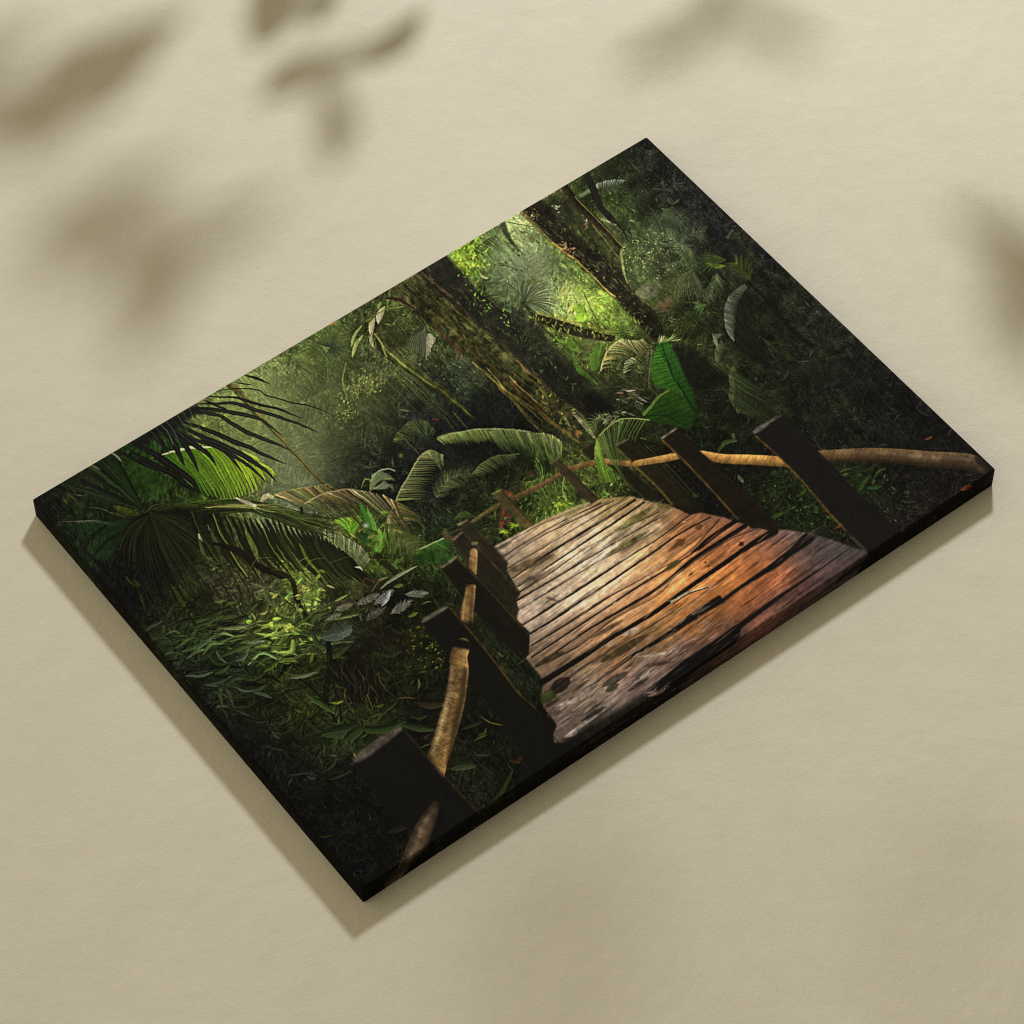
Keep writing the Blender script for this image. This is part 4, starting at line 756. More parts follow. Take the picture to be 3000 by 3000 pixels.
SEAMS = [
 (Q('J',(265,832),(700,600),(1030,470)), [1,1], 0),
 (Q('N',(50,370),(330,215),(660,85)), [2,2,2], .5),
 (Q('N',(95,415),(400,230),(720,75)), [2,2,3], .7),
 (Q('N',(105,455),(300,310),(560,180),(800,60)), [1.5,2,2,3], .75),
 (Q('N',(110,500),(400,330),(700,150),(860,60)), [2,2,2,3], .7),
 (Q('N',(160,555),(350,420),(560,290),(760,170),(940,55)), [2,4,5,5,5], .9),
 (Q('N',(190,610),(400,470),(640,310),(850,170),(1000,70)), [3,3,4,4,4], .9),
 (Q('N',(205,640),(400,520),(600,380),(800,270),(1092,130)), [4,2.5,2,1.5,2], .7),
 (Q('N',(180,700),(350,600),(620,440),(850,305),(1092,170)), [4,3.5,3.5,3,2], .88),
 (Q('N',(200,755),(420,620),(720,440),(900,350),(1092,240)), [5,3,2,2,1.5], .7),
 (Q('N',(225,852),(440,715),(620,600),(790,490),(950,385),(1092,300),(1306,140)), [4,5,5,4,3,2.5,2], .92),
 (Q('N',(270,910),(480,780),(700,630),(880,510),(1092,365),(1217,275),(1422,164)), [4,5,5,4,5,3,3], .92),
 (Q('N',(280,985),(500,850),(700,720),(815,650),(1092,500),(1290,380),(1480,180)), [3,5,6,3,1.2,1.2,3], .7),
 (Q('N',(280,1060),(520,900),(760,740),(990,590),(1300,400),(1400,310),(1588,185)), [3,3.5,4,4,2,7,9], .9),
 (Q('N',(350,1092),(600,910),(850,760),(1092,615),(1297,445),(1467,333),(1647,219)), [3,3.5,5,7,8,9,10], .95),
 (Q('P',(70,420),(340,290),(560,120),(850,-40))+Q('O',(300,480),(600,280),(805,195)), [5,4,2,1.5,1.5,1.5,2], .6),
 (Q('P',(105,522),(340,375),(560,230),(800,90))+Q('O',(235,668),(400,548),(600,412),(760,302),(915,212)), [14,12,9,9,9,9,10,12,17], .97),
 (Q('P',(170,570),(420,390),(620,270),(900,100))+Q('O',(350,690),(600,500)), [6,4,3,2,1.5,1], .5),
 (Q('P',(260,650),(600,420),(720,330),(830,265),(1000,150))+Q('O',(390,752),(560,640)), [2,2,3,7,10,12,12], .9),
]
tones = [1.0,1.06,.94,1.05,.9,1.06,1.1,.98,1.06,.92,1.04,.98,1.03,1.06,.9,1.02,1.0,.96]
for i in range(len(SEAMS)-1):
    tint([tuple(q) for q in smooth(SEAMS[i][0], 24)]+[tuple(q) for q in smooth(SEAMS[i+1][0], 24)[::-1]], tones[i])
for p, w, a in SEAMS:
    if not a: continue
    p = [np.array(q) for q in p]
    stroke([q+(0, -2.5) for q in p], [x+4 for x in w], (46,32,24), a=a*.35, soft=5, n=40)
    stroke(p, [x*1.3 for x in w], (20,16,14), a=min(1, a*1.1), soft=1.4, n=48)
    stroke([q+(1.2, w[0]*.5+1.8) for q in p], 1.6, (222,206,186), a=.16, n=40)
poly(Q('O',(370,352),(480,262),(560,205),(672,140),(680,152),(560,232),(440,330)), (22,19,17), soft=1, tex=.1)
poly(Q('R',(0,540),(150,450),(250,378),(420,258),(560,150),(665,46),(735,72),(700,108),(560,202),(480,266),(330,352),(240,412),(150,484),(0,568)), (19,19,20), soft=1, tex=.1)
poly(Q('O',(0,1000),(175,898),(300,815),(390,745),(440,730),(420,770),(300,850),(180,925),(0,1015)), (20,18,18), soft=1, tex=.1)
poly(Q('R',(665,46),(690,40),(800,90),(740,78)), (66,64,66), tex=.6)
poly(Q('R',(960,128),(800,238),(620,356),(480,446),(300,572),(120,698),(0,780),(-110,850),(-240,960),(-330,1060),(-60,1000),(0,900),(120,822),(225,742),(252,690),(262,648),(300,614),(375,560),(450,502),(545,428),(640,362),(800,246)), (18,17,18), soft=1, tex=.1)
stroke(Q('R',(960,128),(800,240),(640,352)), [1.5,2,5], (24,20,20), a=.9); stroke(Q('R',(800,90),(620,200),(520,290)), 1.6, (60,48,46), a=.5)
poly(Q('R',(255,690),(262,650),(330,590),(420,520),(560,420),(640,365),(820,245),(1060,165),(1092,200),(900,340),(600,560),(300,770),(100,920),(40,960),(150,830),(230,750)), (86,60,62), soft=3, tex=.6, a=.35)
poly(Q('P',(250,885),(400,800),(560,715),(735,612),(860,530),(1000,470),(1092,425),(1092,640),(700,860),(330,1060),(180,960)), (24,23,21), soft=5, tex=.35, a=.92)
for k in range(110):
    t = rng.random(); q = np.array(Q('P',(350+760*t,985-460*t))[0])+rng.normal(0, 5, 2); stroke([q, q+(rng.uniform(3,13), -rng.uniform(2,8))], rng.uniform(1,2.6), jit((104,96,96) if rng.random() < .5 else (40,36,34), .3), a=.55, n=3)
for k in range(24):
    q = np.array(Q('P',(rng.uniform(740,900), 0))[0]); q[1] = 1760+.4579*(600-(q[0]-1540)/.4579*.42+330)+rng.normal(0, 8); stroke([q, q+(rng.uniform(5,18), -rng.uniform(3,11))], rng.uniform(1,4), jit((150,132,126), .2), a=.5, n=3)
for k in range(210):
    x = rng.uniform(1480, 1980); y = 1640-(x-1700)*.55+rng.normal(0, 90)
    P = V([(x, y)])[0]
    if not inside(V(deck), np.array([P[0]]), np.array([P[1]]))[0]: continue
    L = rng.uniform(50, 150); th = ang+rng.normal(.02, .03); d = np.array((np.cos(th), np.sin(th)))*L
    stroke([(x-d[0]/2,y-d[1]/2),(x,y),(x+d[0]/2,y+d[1]/2)], rng.uniform(2,8), jit((218,203,186), .05), a=.30, prof='leaf', n=8, soft=4, tex=.5)
for k in range(520):                                      # grain, cracks, wet glints
    x, y = rng.uniform(1480, 2420), rng.uniform(1480, 2120)
    P = V([(x, y)])[0]
    if not inside(V(deck), np.array([P[0]]), np.array([P[1]]))[0]: continue
    j, i = int(P[1]), int(P[0]); b = pc[min(j, PH-1), min(i, PW-1)]
    L = rng.uniform(12, 90); th = ang+rng.normal(0, .05)-(.05 if x > 2000 else 0); k_ = rng.choice([.45, .55, .7, 1.25, 1.45], p=[.2, .2, .2, .25, .15])
    d = np.array((np.cos(th), np.sin(th)))*L
    stroke([(x,y),(x+d[0]*.5,y+d[1]*.5+rng.normal(0,1)),(x+d[0],y+d[1])], rng.uniform(1.2, 4.5), np.clip(b*k_, 10, 225), a=.5, prof='leaf', n=6)
for k in range(420):                                      # wet sheen near the front
    x = rng.uniform(1590, 2080); y = 2165-(x-1590)*.60-rng.uniform(0, 1)**1.5*150
    P = V([(x, y)])[0]
    if not inside(V(deck), np.array([P[0]]), np.array([P[1]]))[0]: continue
    L = rng.uniform(10, 60); th = ang+rng.normal(0, .1); d = np.array((np.cos(th), np.sin(th)))*L
    stroke([(x,y),(x+d[0]*.5,y+d[1]*.5+rng.normal(0,2)),(x+d[0],y+d[1])], rng.uniform(1, 3.4), jit((172,158,154), .15) if rng.random() < .55 else jit((50,41,36), .2), a=.5, prof='leaf', n=6)
for b, t, w, c in (((600,1100),(1000,800),12,(196,184,180)),((560,1130),(700,1050),16,(180,172,170)),((870,760),(1000,620),14,(168,160,158)),((900,690),(1060,600),9,(206,198,190)),((1020,310),(1180,230),14,(186,178,176)),((880,400),(980,340),10,(168,158,150)),((500,880),(800,760),14,(160,146,144)),((1130,690),(1280,560),7,(190,182,178)),((1150,480),(1430,440),7,(176,168,160)),((1240,800),(1420,720),12,(160,140,134)),((640,640),(920,470),9,(140,120,86)),((420,960),(620,830),10,(150,136,134)),((700,980),(900,860),9,(170,160,158)),((1100,560),(1300,470),10,(150,134,130)),((1390,30),(1530,0),7,(190,176,160)),((1300,540),(1500,420),10,(128,104,92)),((640,800),(820,690),12,(142,128,126))):
    stroke(Q('M',b,((b[0]+t[0])/2+8,(b[1]+t[1])/2+6),t), w, c, a=.62, prof='leaf', tex=.5, soft=2.5)
for b, t, w, c in (((460,760),(600,660),40,(24,20,18)),((870,720),(1080,600),22,(48,44,38)),((900,760),(1000,700),22,(42,40,36)),((700,1000),(900,880),14,(44,36,32)),((1080,760),(1240,650),14,(50,42,38)),((860,520),(1240,300),26,(54,44,28)),((330,550),(560,440),20,(56,44,32)),((650,1170),(900,1010),26,(26,26,24)),((1200,560),(1440,520),10,(70,54,44)),((780,330),(1040,180),12,(84,66,44)),((400,890),(520,820),12,(58,50,46))):
    stroke(Q('M',b,t), w, c, a=.8, prof='leaf', soft=3, tex=.4)
for b, t, w, c in (((1260,700),(1560,510),22,(82,84,42)),((1180,900),(1500,720),14,(84,78,44)),((1290,850),(1520,700),12,(76,78,42)),((840,590),(1030,490),14,(104,100,54)),((1640,1030),(1790,950),14,(74,66,36)),((1680,870),(1810,770),14,(86,62,40)),((360,1040),(760,900),26,(92,76,54)),((480,1130),(640,1060),14,(88,74,64)),((1560,480),(1720,520),14,(92,88,48)),((280,860),(420,790),12,(70,62,54)),((690,1240),(800,1280),8,(50,36,28))):
    stroke(Q('J',b,t), w, c, a=.7, prof='leaf', soft=5, tex=.5)
for b, t, w, c in (((730,960),(770,935),14,(34,20,14)),((540,945),(570,935),8,(40,26,18)),((450,1100),(470,1095),6,(60,34,20)),((470,1135),(500,1120),6,(60,34,20)),((220,960),(300,910),22,(92,58,34)),((380,820),(440,800),18,(84,62,40)),((140,1150),(260,1080),16,(72,66,36)),((270,775),(300,765),5,(200,180,130)),((590,860),(620,850),4,(150,130,110)),((320,1210),(370,1170),8,(80,46,26)),((690,1590),(730,1560),10,(84,56,44))):
    stroke(Q('K',b,t), w, c, a=.85, prof='leaf', soft=2)
stroke(Q('K',(180,1420),(300,1350),(420,1310),(520,1275)), [3,7,5,2], (176,164,140), tex=.4); stroke(Q('K',(200,1430),(330,1350),(480,1300)), 3, (40,30,24))
poly(Q('M',(360,850),(390,770),(450,740),(510,810),(440,850)), (62,70,38), tex=.4)
# leaning logs beside the deck
def grain_in(pts, col):
    P = np.array(pts); c = P.mean(0); n = len(pts)
    e = P-c; u, sv, vt = np.linalg.svd(e, full_matrices=False); T = vt[0]*np.sign(vt[0][1]+1e-9); N = np.array((-T[1], T[0])); hl = np.abs(e@T).max(); hw = np.abs(e@N).max()
    PV = V(pts)
    for k in range(int(hl*hw/36)):
        q = c+T*rng.uniform(-hl, hl)+N*rng.uniform(-hw, hw); L = rng.uniform(14, 80); r = q+T*L+N*rng.normal(0, 1.5)
        w_ = V([q, r])
        if not inside(PV, w_[:, 0], w_[:, 1]).all(): continue
        stroke([q, (q+r)/2+N*rng.normal(0,1), r], rng.uniform(1,3.2), np.array(col)*rng.choice([.5,.65,1.25,1.45])+(1,1,0), a=.3, n=5, prof='leaf')
def post(pts, col, rim=None, rimc=(84,64,34), rimw=5, cap=None, capc=(96,90,82), tex=.12, soft=1.3):
    poly(pts, col, soft=soft, tex=tex); grain_in(pts, col)
    if rim: stroke(rim, rimw, rimc, a=.7, soft=3, tex=.4)
    if cap:
        poly(cap, capc, soft=1.2, tex=.45)
def rope(p, w, c0, c1=None, dark=.5, step=7, a=1.):
    w = [x*1.1 for x in w]; c0 = np.clip(np.array(c0)*(1.04,1.0,.88), 0, 235); c1 = None if c1 is None else np.clip(np.array(c1)*(1.04,1.0,.9), 0, 235)
    stroke(p, w, c0, c1, a=a, soft=1.5, shade=-dark*.55, tex=.28, n=60)
    S = smooth(np.array(p), 400); Ls = np.concatenate([[0], np.cumsum(np.hypot(*np.diff(S, axis=0).T))]); ww = np.interp(np.linspace(0,1,400), np.linspace(0,1,len(w)), w)
    s = 4.
    while s < Ls[-1]-4:
        i = min(int(np.searchsorted(Ls, s)), 397); T = S[i+1]-S[i-1]; T /= np.hypot(*T); N = np.array((-T[1], T[0])); h = ww[i]*.46
        cc = np.array(c0)*(1-s/Ls[-1])+np.array(c1 if c1 is not None else c0)*(s/Ls[-1])
        stroke([S[i]-N*h+T*h*.4, S[i]+T*h*.25*rng.normal(0,.6), S[i]+N*h-T*h*.4], rng.uniform(1, 2.6), lit(cc, rng.uniform(.4,.62) if rng.random() < .7 else 1.3), a=.42*a, n=4)
        s += step*rng.uniform(.6, 1.5)
    for k in range(int(Ls[-1]/3)):
        i = rng.integers(4, 396); T = S[i+1]-S[i-1]; T /= np.hypot(*T); N = np.array((-T[1], T[0])); v = rng.uniform(-.7,.7)*ww[i]*.5
        stroke([S[i]+N*v, S[i]+N*v+T*rng.uniform(3,8)], rng.uniform(1,2.4), jit(lit(np.array(c0), rng.choice([.5,.75,1.35])), .1), a=.35*a, n=3)
# right rail, far to near
rope([(1776,1351),(1826,1357),(1885,1363)], [14,15,16], (150,122,82), (140,108,70), step=7)
rope([(1850,1358),(1927,1347),(2010,1330)], [17,18,19], (164,128,82), (176,138,84), step=7)
rope([(1985,1322),(2020,1329),(2060,1334),(2120,1344),(2199,1347),(2320,1354)], [18,20,24,25,27,28], (172,134,84), (164,126,78), dark=.8, step=7)
rope([(2300,1346),(2330,1342),(2380,1338),(2431,1336),(2576,1333),(2721,1345),(2840,1354),(2880,1372)], [14,18,28,32,38,42,44,30], (92,74,48), (70,60,54), dark=.9, step=6)
stroke([(2450,1326),(2576,1326),(2721,1339),(2850,1346)], [6,8,11,12], (146,124,102), (128,114,110), a=.36, soft=7, tex=.5)
stroke([(2400,1352),(2576,1350),(2721,1362),(2850,1374)], [6,9,12,10], (36,28,20), a=.5, soft=6)
stroke([(2870,1345),(2905,1385)], [26,20], (28,26,26), a=.85, soft=8)
post(Q('E',(790,1285),(930,1290),(1220,1560),(1100,1560),(1050,1532)), (28,26,17), Q('E',(795,1290),(920,1410),(1050,1525)), (74,70,34), 3, tex=.2)
post(Q('E',(560,1145),(665,1085),(740,1200),(720,1290),(660,1260)), (34,34,20), None, cap=Q('E',(556,1150),(570,1140),(668,1084),(664,1096),(570,1152)), capc=(74,76,50))
post(Q('E',(930,1060),(1010,1080),(1500,1560),(1560,1650),(1440,1680),(1320,1620)), (24,23,17), None, tex=.2)
for k in range(5): stroke(Q('E',(960+60*k,1080+20*k),(1160+50*k,1280),(1400+40*k,1520)), 2, jit((60,62,40), .2), a=.45)
post(Q('K',(100,98),(228,12),(260,30),(400,180),(640,400),(860,610),(1075,812),(1000,848),(790,790),(720,750)), (27,23,17), Q('K',(112,110),(300,290),(500,500),(720,745)), (104,80,40), 6, Q('K',(98,92),(120,76),(222,8),(234,14),(130,88),(106,102)), (112,104,88), tex=.2)
R1 = Q('K',(846,50),(952,-18))+Q('C',(110,738),(400,1020),(560,1180),(760,1390),(1075,1680),(1180,1790))+[(2600,1690)]+Q('K',(1830,1070),(1780,1022),(1600,830),(1300,480),(1080,270))
post(R1, (25,23,22), Q('K',(870,80),(1050,240),(1250,450),(1500,740),(1680,930)), (112,76,36), 5, Q('K',(842,40),(880,0),(960,-40))+Q('C',(60,745),(108,735),(112,742),(20,800))+Q('K',(900,40),(858,60)), (82,80,76), tex=.07)
stroke(Q('K',(1560,800),(1680,930),(1790,1025)), [8,10,8], (52,46,40), a=.6, tex=.8, soft=3)
# far rail and left side
rope(Q('J',(60,655),(200,560),(350,470)), [9,10,10], (98,88,60), (86,76,52), step=6)
rope(Q('J',(340,480),(560,380),(700,310),(850,222)), [13,13,13,14], (84,68,50), (98,82,60), step=6)
rope(Q('J',(815,228),(960,180),(1080,152)), [14,14,15], (104,82,58), (122,98,66), step=6)
post(Q('E',(310,1258),(376,1212),(440,1290),(520,1370),(706,1555),(640,1592),(500,1450),(400,1350)), (54,46,34), Q('E',(370,1225),(520,1380),(690,1545)), (44,36,26), 6, Q('E',(306,1262),(376,1210),(380,1218),(318,1268)), (96,100,56), tex=.3)
post(Q('J',(250,405),(332,368),(420,470),(592,655),(512,692),(400,575)), (74,66,40), Q('J',(330,380),(450,510),(580,650)), (48,44,28), 6, Q('J',(246,404),(330,364),(336,372),(256,412)), (124,122,76), tex=.35)
# palm spray over the right rail
frond(Q('E',(1110,912),(980,902),(880,910),(790,960),(720,1030),(680,1110)), 22, 118, 3, (94,114,58), (44,64,28), side=-1, ang=1.0, droop=.75, prof=[.8,1,1.05,1.1,1])
frond(Q('E',(690,1060),(672,1150),(672,1240)), 20, 80, 4, (132,156,70), (88,120,38), side=-1, ang=.5, droop=.6)
for k in range(22): stroke(Q('E',(680+4*k,1200+6*k),(690+5*k,1300),(720+6*k,1420)), [4,1.5], jit((92,122,42), .25), a=.75)
frond(Q('E',(880,905),(760,890),(680,900),(640,960),(630,1010)), 12, 36, 3, (110,126,74), (84,100,54), side=0, a=.8)
for k in range(26): q = Q('E',(rng.uniform(700,940), rng.uniform(840,920)))[0]; leaf(q, (q[0]+rng.uniform(-26,26), q[1]+rng.uniform(-4,16)), 5, jit((108,122,84), .25), rib=0, a=.8)
stroke(Q('E',(1110,912),(980,900),(870,908),(780,965),(705,1040)), 3.5, (150,164,92))
post(Q('E',(838,1120),(944,1064),(1010,1110),(1110,1220),(1300,1400),(1420,1530),(1440,1610),(1300,1605)), (33,29,18), Q('E',(850,1140),(1000,1290),(1180,1460),(1290,1590)), (104,92,44), 7, Q('E',(836,1112),(850,1100),(940,1060),(948,1068),(860,1116),(842,1126)), (108,102,84), tex=.25)
rope([(1862,1358),(1927,1347),(1975,1338)], [16,18,18], (160,128,84), (170,134,84), step=7)
leaf(*Q('E',(520,1040),(530,995)), 12, (132,86,50)); 
# left rail, far to near
poly(Q('S',(330,176),(372,230),(368,290),(300,230)), (26,26,18), soft=4, a=.8)
post(Q('S',(185,95),(226,76),(262,110),(382,246),(374,288),(330,252),(240,150)), (40,36,27), Q('S',(230,84),(300,160),(380,250)), (58,52,36), 4, Q('S',(183,93),(224,73),(228,79),(190,102)), (92,88,64), tex=.25)
poly(Q('S',(118,128),(136,116),(168,150),(152,162)), (80,70,48), tex=.3); stroke(Q('S',(160,128),(200,112)), [6,4], (70,58,42))
post(Q('S',(163,156),(208,123),(260,175),(432,362),(414,392),(426,430),(410,458),(350,402),(250,290)), (38,34,26), Q('S',(214,132),(300,222),(428,362)), (62,54,38), 5, Q('S',(161,154),(204,120),(210,126),(168,162)), (106,90,70), tex=.25)
stroke(Q('S',(245,170),(262,168)), [10,8], (120,104,76), tex=.4, a=.8)
rope(Q('I',(1622,1015),(1618,1090),(1612,1180)), [21,22,22], (134,112,86), (120,98,70), step=6)
post(Q('S',(120,262),(184,222),(240,275),(467,518),(464,602),(440,628),(330,520),(215,392)), (25,23,19), Q('S',(190,232),(300,345),(462,522)), (66,56,32), 5, Q('S',(118,260),(180,218),(187,224),(126,268)), (96,86,72), tex=.15)
rope(Q('I',(1598,1285),(1585,1400),(1565,1500),(1560,1590)), [26,30,36,38], (134,108,76), (110,88,60), dark=.9, step=9)
stroke(Q('I',(1550,1262),(1640,1262)), 14, (24,21,17), soft=6); stroke(Q('I',(1570,1310),(1548,1420),(1530,1560)), [5,8,8], (196,170,122), a=.5, soft=5, tex=.4); stroke(Q('I',(1612,1300),(1606,1440),(1596,1600)), [8,12,14], (44,36,26), a=.6, soft=6)
poly(Q('I',(1500,1600),(1620,1560),(1640,1660),(1560,1640)), (24,22,19), soft=4)
D1 = [(1236,1826),(1313,1776)]+Q('I',(1500,1540),(1640,1690),(1820,1930))+Q('M',(170,770),(300,880),(420,980),(500,1045),(470,1110),(480,1180),(600,1200),(680,1290))+[(1690,2260),(1560,2360)]+Q('L',(1690,930),(1740,720),(1640,580),(1500,350),(1300,130))+Q('I',(1330,1750))
post(D1, (22,21,20), Q('I',(1430,1470),(1640,1710),(1830,1950))+Q('M',(180,760),(330,900)), (84,64,30), 5, Q('I',(1196,1576),(1220,1545),(1330,1480),(1405,1446),(1424,1452),(1400,1475),(1290,1545),(1215,1588)), (86,82,74), tex=.07)
rope(Q('I',(1530,1775),(1500,1860))+Q('L',(1230,30),(1215,150),(1190,300),(1140,480),(1090,640),(1050,760),(1030,860)), [44,46,50,52,54,56,58,58,56], (124,102,72), (114,94,66), dark=.9, step=12)
for k in range(60):
    t = rng.random(); q = smooth(Q('L',(1230,30),(1190,300),(1090,640),(1050,740)), 50)[int(t*49)]; stroke([q+(rng.normal(0,12),0), q+(rng.normal(0,12)-6,14)], rng.uniform(3,9), jit((70,54,34) if rng.random()<.6 else (168,138,96), .2), a=.35, n=4, soft=5)
stroke(Q('I',(1470,1745),(1610,1775)), 26, (22,20,18), soft=6); stroke(Q('L',(1175,20),(1160,200),(1110,380),(1060,560),(1020,700)), [8,14,16,16,12], (206,182,136), a=.5, soft=9, tex=.6); stroke(Q('L',(1275,40),(1255,250),(1210,430),(1180,600),(1140,800)), [16,20,22,22,16], (34,28,20), a=.75, soft=9)
for k in range(26):
    t = rng.random(); q = smooth(Q('L',(1220,40),(1200,250),(1150,470),(1070,740)), 50)[int(t*49)]; h = rng.uniform(10, 26)
    stroke([q+(-h,-4+rng.normal(0,4)), q+(0,2), q+(h,-6+rng.normal(0,5))], rng.uniform(1.5,4), (84,62,38), a=.55)
E1 = Q('L',(372,778),(440,700),(740,500),(780,515),(870,640),(1000,780),(1160,960),(1380,1190),(1470,1290),(1380,1350),(1200,1400),(900,1400),(640,1180),(480,960))
poly(E1, (22,21,21), soft=3, tex=.06); grain_in(E1, (22,21,20)); stroke(Q('L',(800,540),(1000,770),(1180,970),(1360,1170)), 4, (60,44,28), a=.7, soft=4)
poly(Q('L',(366,778),(420,700),(560,590),(680,520),(740,488),(772,498),(768,520),(660,610),(500,735),(410,782)), (84,77,73), soft=2, tex=.35)
rope(Q('L',(1040,1120),(990,1230),(940,1330),(890,1470),(860,1560),(830,1640),(780,1760)), [20,40,50,58,60,60,56], (78,66,54), (74,64,60), dark=.6, step=14, a=.85)
stroke(Q('L',(985,1200),(920,1330),(860,1480),(830,1580)), [6,16,18,12], (124,110,100), a=.5, soft=10, tex=.6)
stroke(Q('L',(1090,1110),(1060,1260),(1000,1450),(930,1640)), [20,30,34,30], (18,17,17), a=.8, soft=14)
poly(Q('L',(1000,1050),(1130,1050),(1130,1180),(1030,1130)), (22,21,21), soft=8)
# the strip that folds over the near edges stays almost black
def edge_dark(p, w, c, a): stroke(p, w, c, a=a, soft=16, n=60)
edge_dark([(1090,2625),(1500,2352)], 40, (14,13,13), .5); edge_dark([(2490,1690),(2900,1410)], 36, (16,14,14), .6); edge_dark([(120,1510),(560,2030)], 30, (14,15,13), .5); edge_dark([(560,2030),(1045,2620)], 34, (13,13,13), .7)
leaf(*Q('C',(1560,1340),(1650,1305)), 13, (118,58,34)); leaf(*Q('C',(1600,1325),(1640,1310)), 5, (60,30,20), rib=0)
img = np.clip(img, 4, 235)
img = warp(img, 5, .35, 79)
img = img+.42*(img-blur(img, 2))
img = np.clip(img*np.exp(.10*(vnoise(PH, PW, 2, 2, 83)-.5))[..., None], 5, 240).astype(np.float32)

# ---------------------------------------------------------------- the stretched canvas
CW, CD, CH = .8435, .600, .0285             # long side, short side, thickness
MARG = .036                                 # printed turn-over beyond the face
TW, TH = 2180, 1600
def print_pixels():
    """lift the painter's raster onto the flat sheet: texel -> point of the face -> photo frame"""
    X = (np.arange(TW)+.5)/TW*(CW+2*MARG)-CW/2-MARG
    Y = (np.arange(TH)+.5)/TH*(CD+2*MARG)-CD/2-MARG
    gx, gy = np.meshgrid(X, Y)
    d = np.stack([gx-CAM[0], gy-CAM[1], np.full_like(gx, CH)-CAM[2]], -1)@ROT.T
    px = 1500+FOCAL*d[..., 0]/d[..., 2]; py = 1500+FOCAL*d[..., 1]/d[..., 2]
    rx = np.clip((px-PX0)*PS, 0, PW-2); ry = np.clip((py-PY0)*PS, 0, PH-2)
    ix, iy = rx.astype(int), ry.astype(int); fx = (rx-ix)[..., None]; fy = (ry-iy)[..., None]
    c = (img[iy, ix]*(1-fx)+img[iy, ix+1]*fx)*(1-fy)+(img[iy+1, ix]*(1-fx)+img[iy+1, ix+1]*fx)*fy
    s = c/255.
    lin = np.where(s <= .04045, s/12.92, ((s+.055)/1.055)**2.4)
    return np.clip(lin*INK-VEIL, .0015, .9).astype(np.float32)
INK, VEIL = np.array((1.0, 1.01, 1.02)), .002
pix = np.ones((TH, TW, 4), np.float32); pix[..., :3] = print_pixels()
im = bpy.data.images.new('jungle_print', TW, TH, float_buffer=True, alpha=False)
im.colorspace_settings.name = 'Non-Color'
im.pixels.foreach_set(pix.ravel()); im.update(); im.pack()

cm, N, L, B = new_mat('printed_cotton')
uvn = N.new('ShaderNodeUVMap'); uvn.uv_map = 'print'
ti = N.new('ShaderNodeTexImage'); ti.image = im; ti.interpolation = 'Cubic'; ti.extension = 'EXTEND'
L.new(uvn.outputs[0], ti.inputs[0]); L.new(ti.outputs['Color'], B.inputs['Base Color'])
B.inputs['Roughness'].default_value = .8; B.inputs['Specular IOR Level'].default_value = .05
tco = N.new('ShaderNodeTexCoord')
def wave(axis):
    w = N.new('ShaderNodeTexWave'); w.bands_direction = axis; w.inputs['Scale'].default_value = 190; w.inputs['Distortion'].default_value = .6
    w.inputs['Detail'].default_value = 1; L.new(tco.outputs['Object'], w.inputs['Vector']); return w
wx, wy = wave('X'), wave('Y')
ad = N.new('ShaderNodeMath'); ad.operation = 'ADD'; L.new(wx.outputs['Fac'], ad.inputs[0]); L.new(wy.outputs['Fac'], ad.inputs[1])
bp = N.new('ShaderNodeBump'); bp.inputs['Strength'].default_value = .25; bp.inputs['Distance'].default_value = .0003
L.new(ad.outputs[0], bp.inputs['Height']); L.new(bp.outputs[0], B.inputs['Normal'])

canvas = bpy.data.objects.new('canvas_print', None); COL.objects.link(canvas); canvas.empty_display_size = .1
canvas['label'] = 'stretched canvas print of a jungle boardwalk lying on the plaster'; canvas['category'] = 'canvas print'
RC, RE = .0026, .0018                       # radius of the upright corners, of the folded edge
def ring(inset, z, n=7):
    """rounded rectangle; returns the points and their outward normals"""
    out = []
    r = max(RC-inset, .0006)
    for cx, cy, a0 in ((CW/2-RC, CD/2-RC, 0), (-CW/2+RC, CD/2-RC, 90), (-CW/2+RC, -CD/2+RC, 180), (CW/2-RC, -CD/2+RC, 270)):
        for i in range(n):
            a = math.radians(a0+90*i/(n-1))
            out.append((cx+r*math.cos(a), cy+r*math.sin(a), z))
    return out
def shell(name, rings, cap, ext):
    n = len(rings[0]); vs = [v for r in rings for v in r]; fs = []
    for k in range(len(rings)-1):
        for i in range(n):
            j = (i+1) % n; fs.append((k*n+i, k*n+j, (k+1)*n+j, (k+1)*n+i))
    if cap: fs.append(tuple(range((len(rings)-1)*n, len(rings)*n)))
    o = mesh_obj(name, vs, fs, cm, canvas, True)
    if cap: o.data.polygons[len(fs)-1].use_smooth = False
    uv = o.data.uv_layers.new(name='print')
    for p in o.data.polygons:
        for li in p.loop_indices:
            k, i = divmod(o.data.loops[li].vertex_index, n)
            x, y, z = vs[k*n+i]; e = ext[k]
            qx, qy = min(max(x, -CW/2+RC), CW/2-RC), min(max(y, -CD/2+RC), CD/2-RC)
            d = Vector((x-qx, y-qy)); d = d.normalized() if d.length > 1e-6 else Vector((0, 0))
            uv.data[li].uv = ((x+d.x*e+CW/2+MARG)/(CW+2*MARG), (y+d.y*e+CD/2+MARG)/(CD+2*MARG))
    return o
bev = [(RE*(1-math.cos(t)), CH-RE+RE*math.sin(t)) for t in [math.radians(90*i/5) for i in range(6)]]
shell('printed_face', [ring(a, z) for a, z in bev], True, [(CH-z)*.55 for a, z in bev])
shell('wrapped_edge', [ring(.0004, .0), ring(0, .0012)]+[ring(0, .0012+(CH-RE-.0012)*k/4) for k in range(1, 5)], False, [CH, CH-.0012]+[CH-(.0012+(CH-RE-.0012)*k/4) for k in range(1, 4)]+[RE*.55])

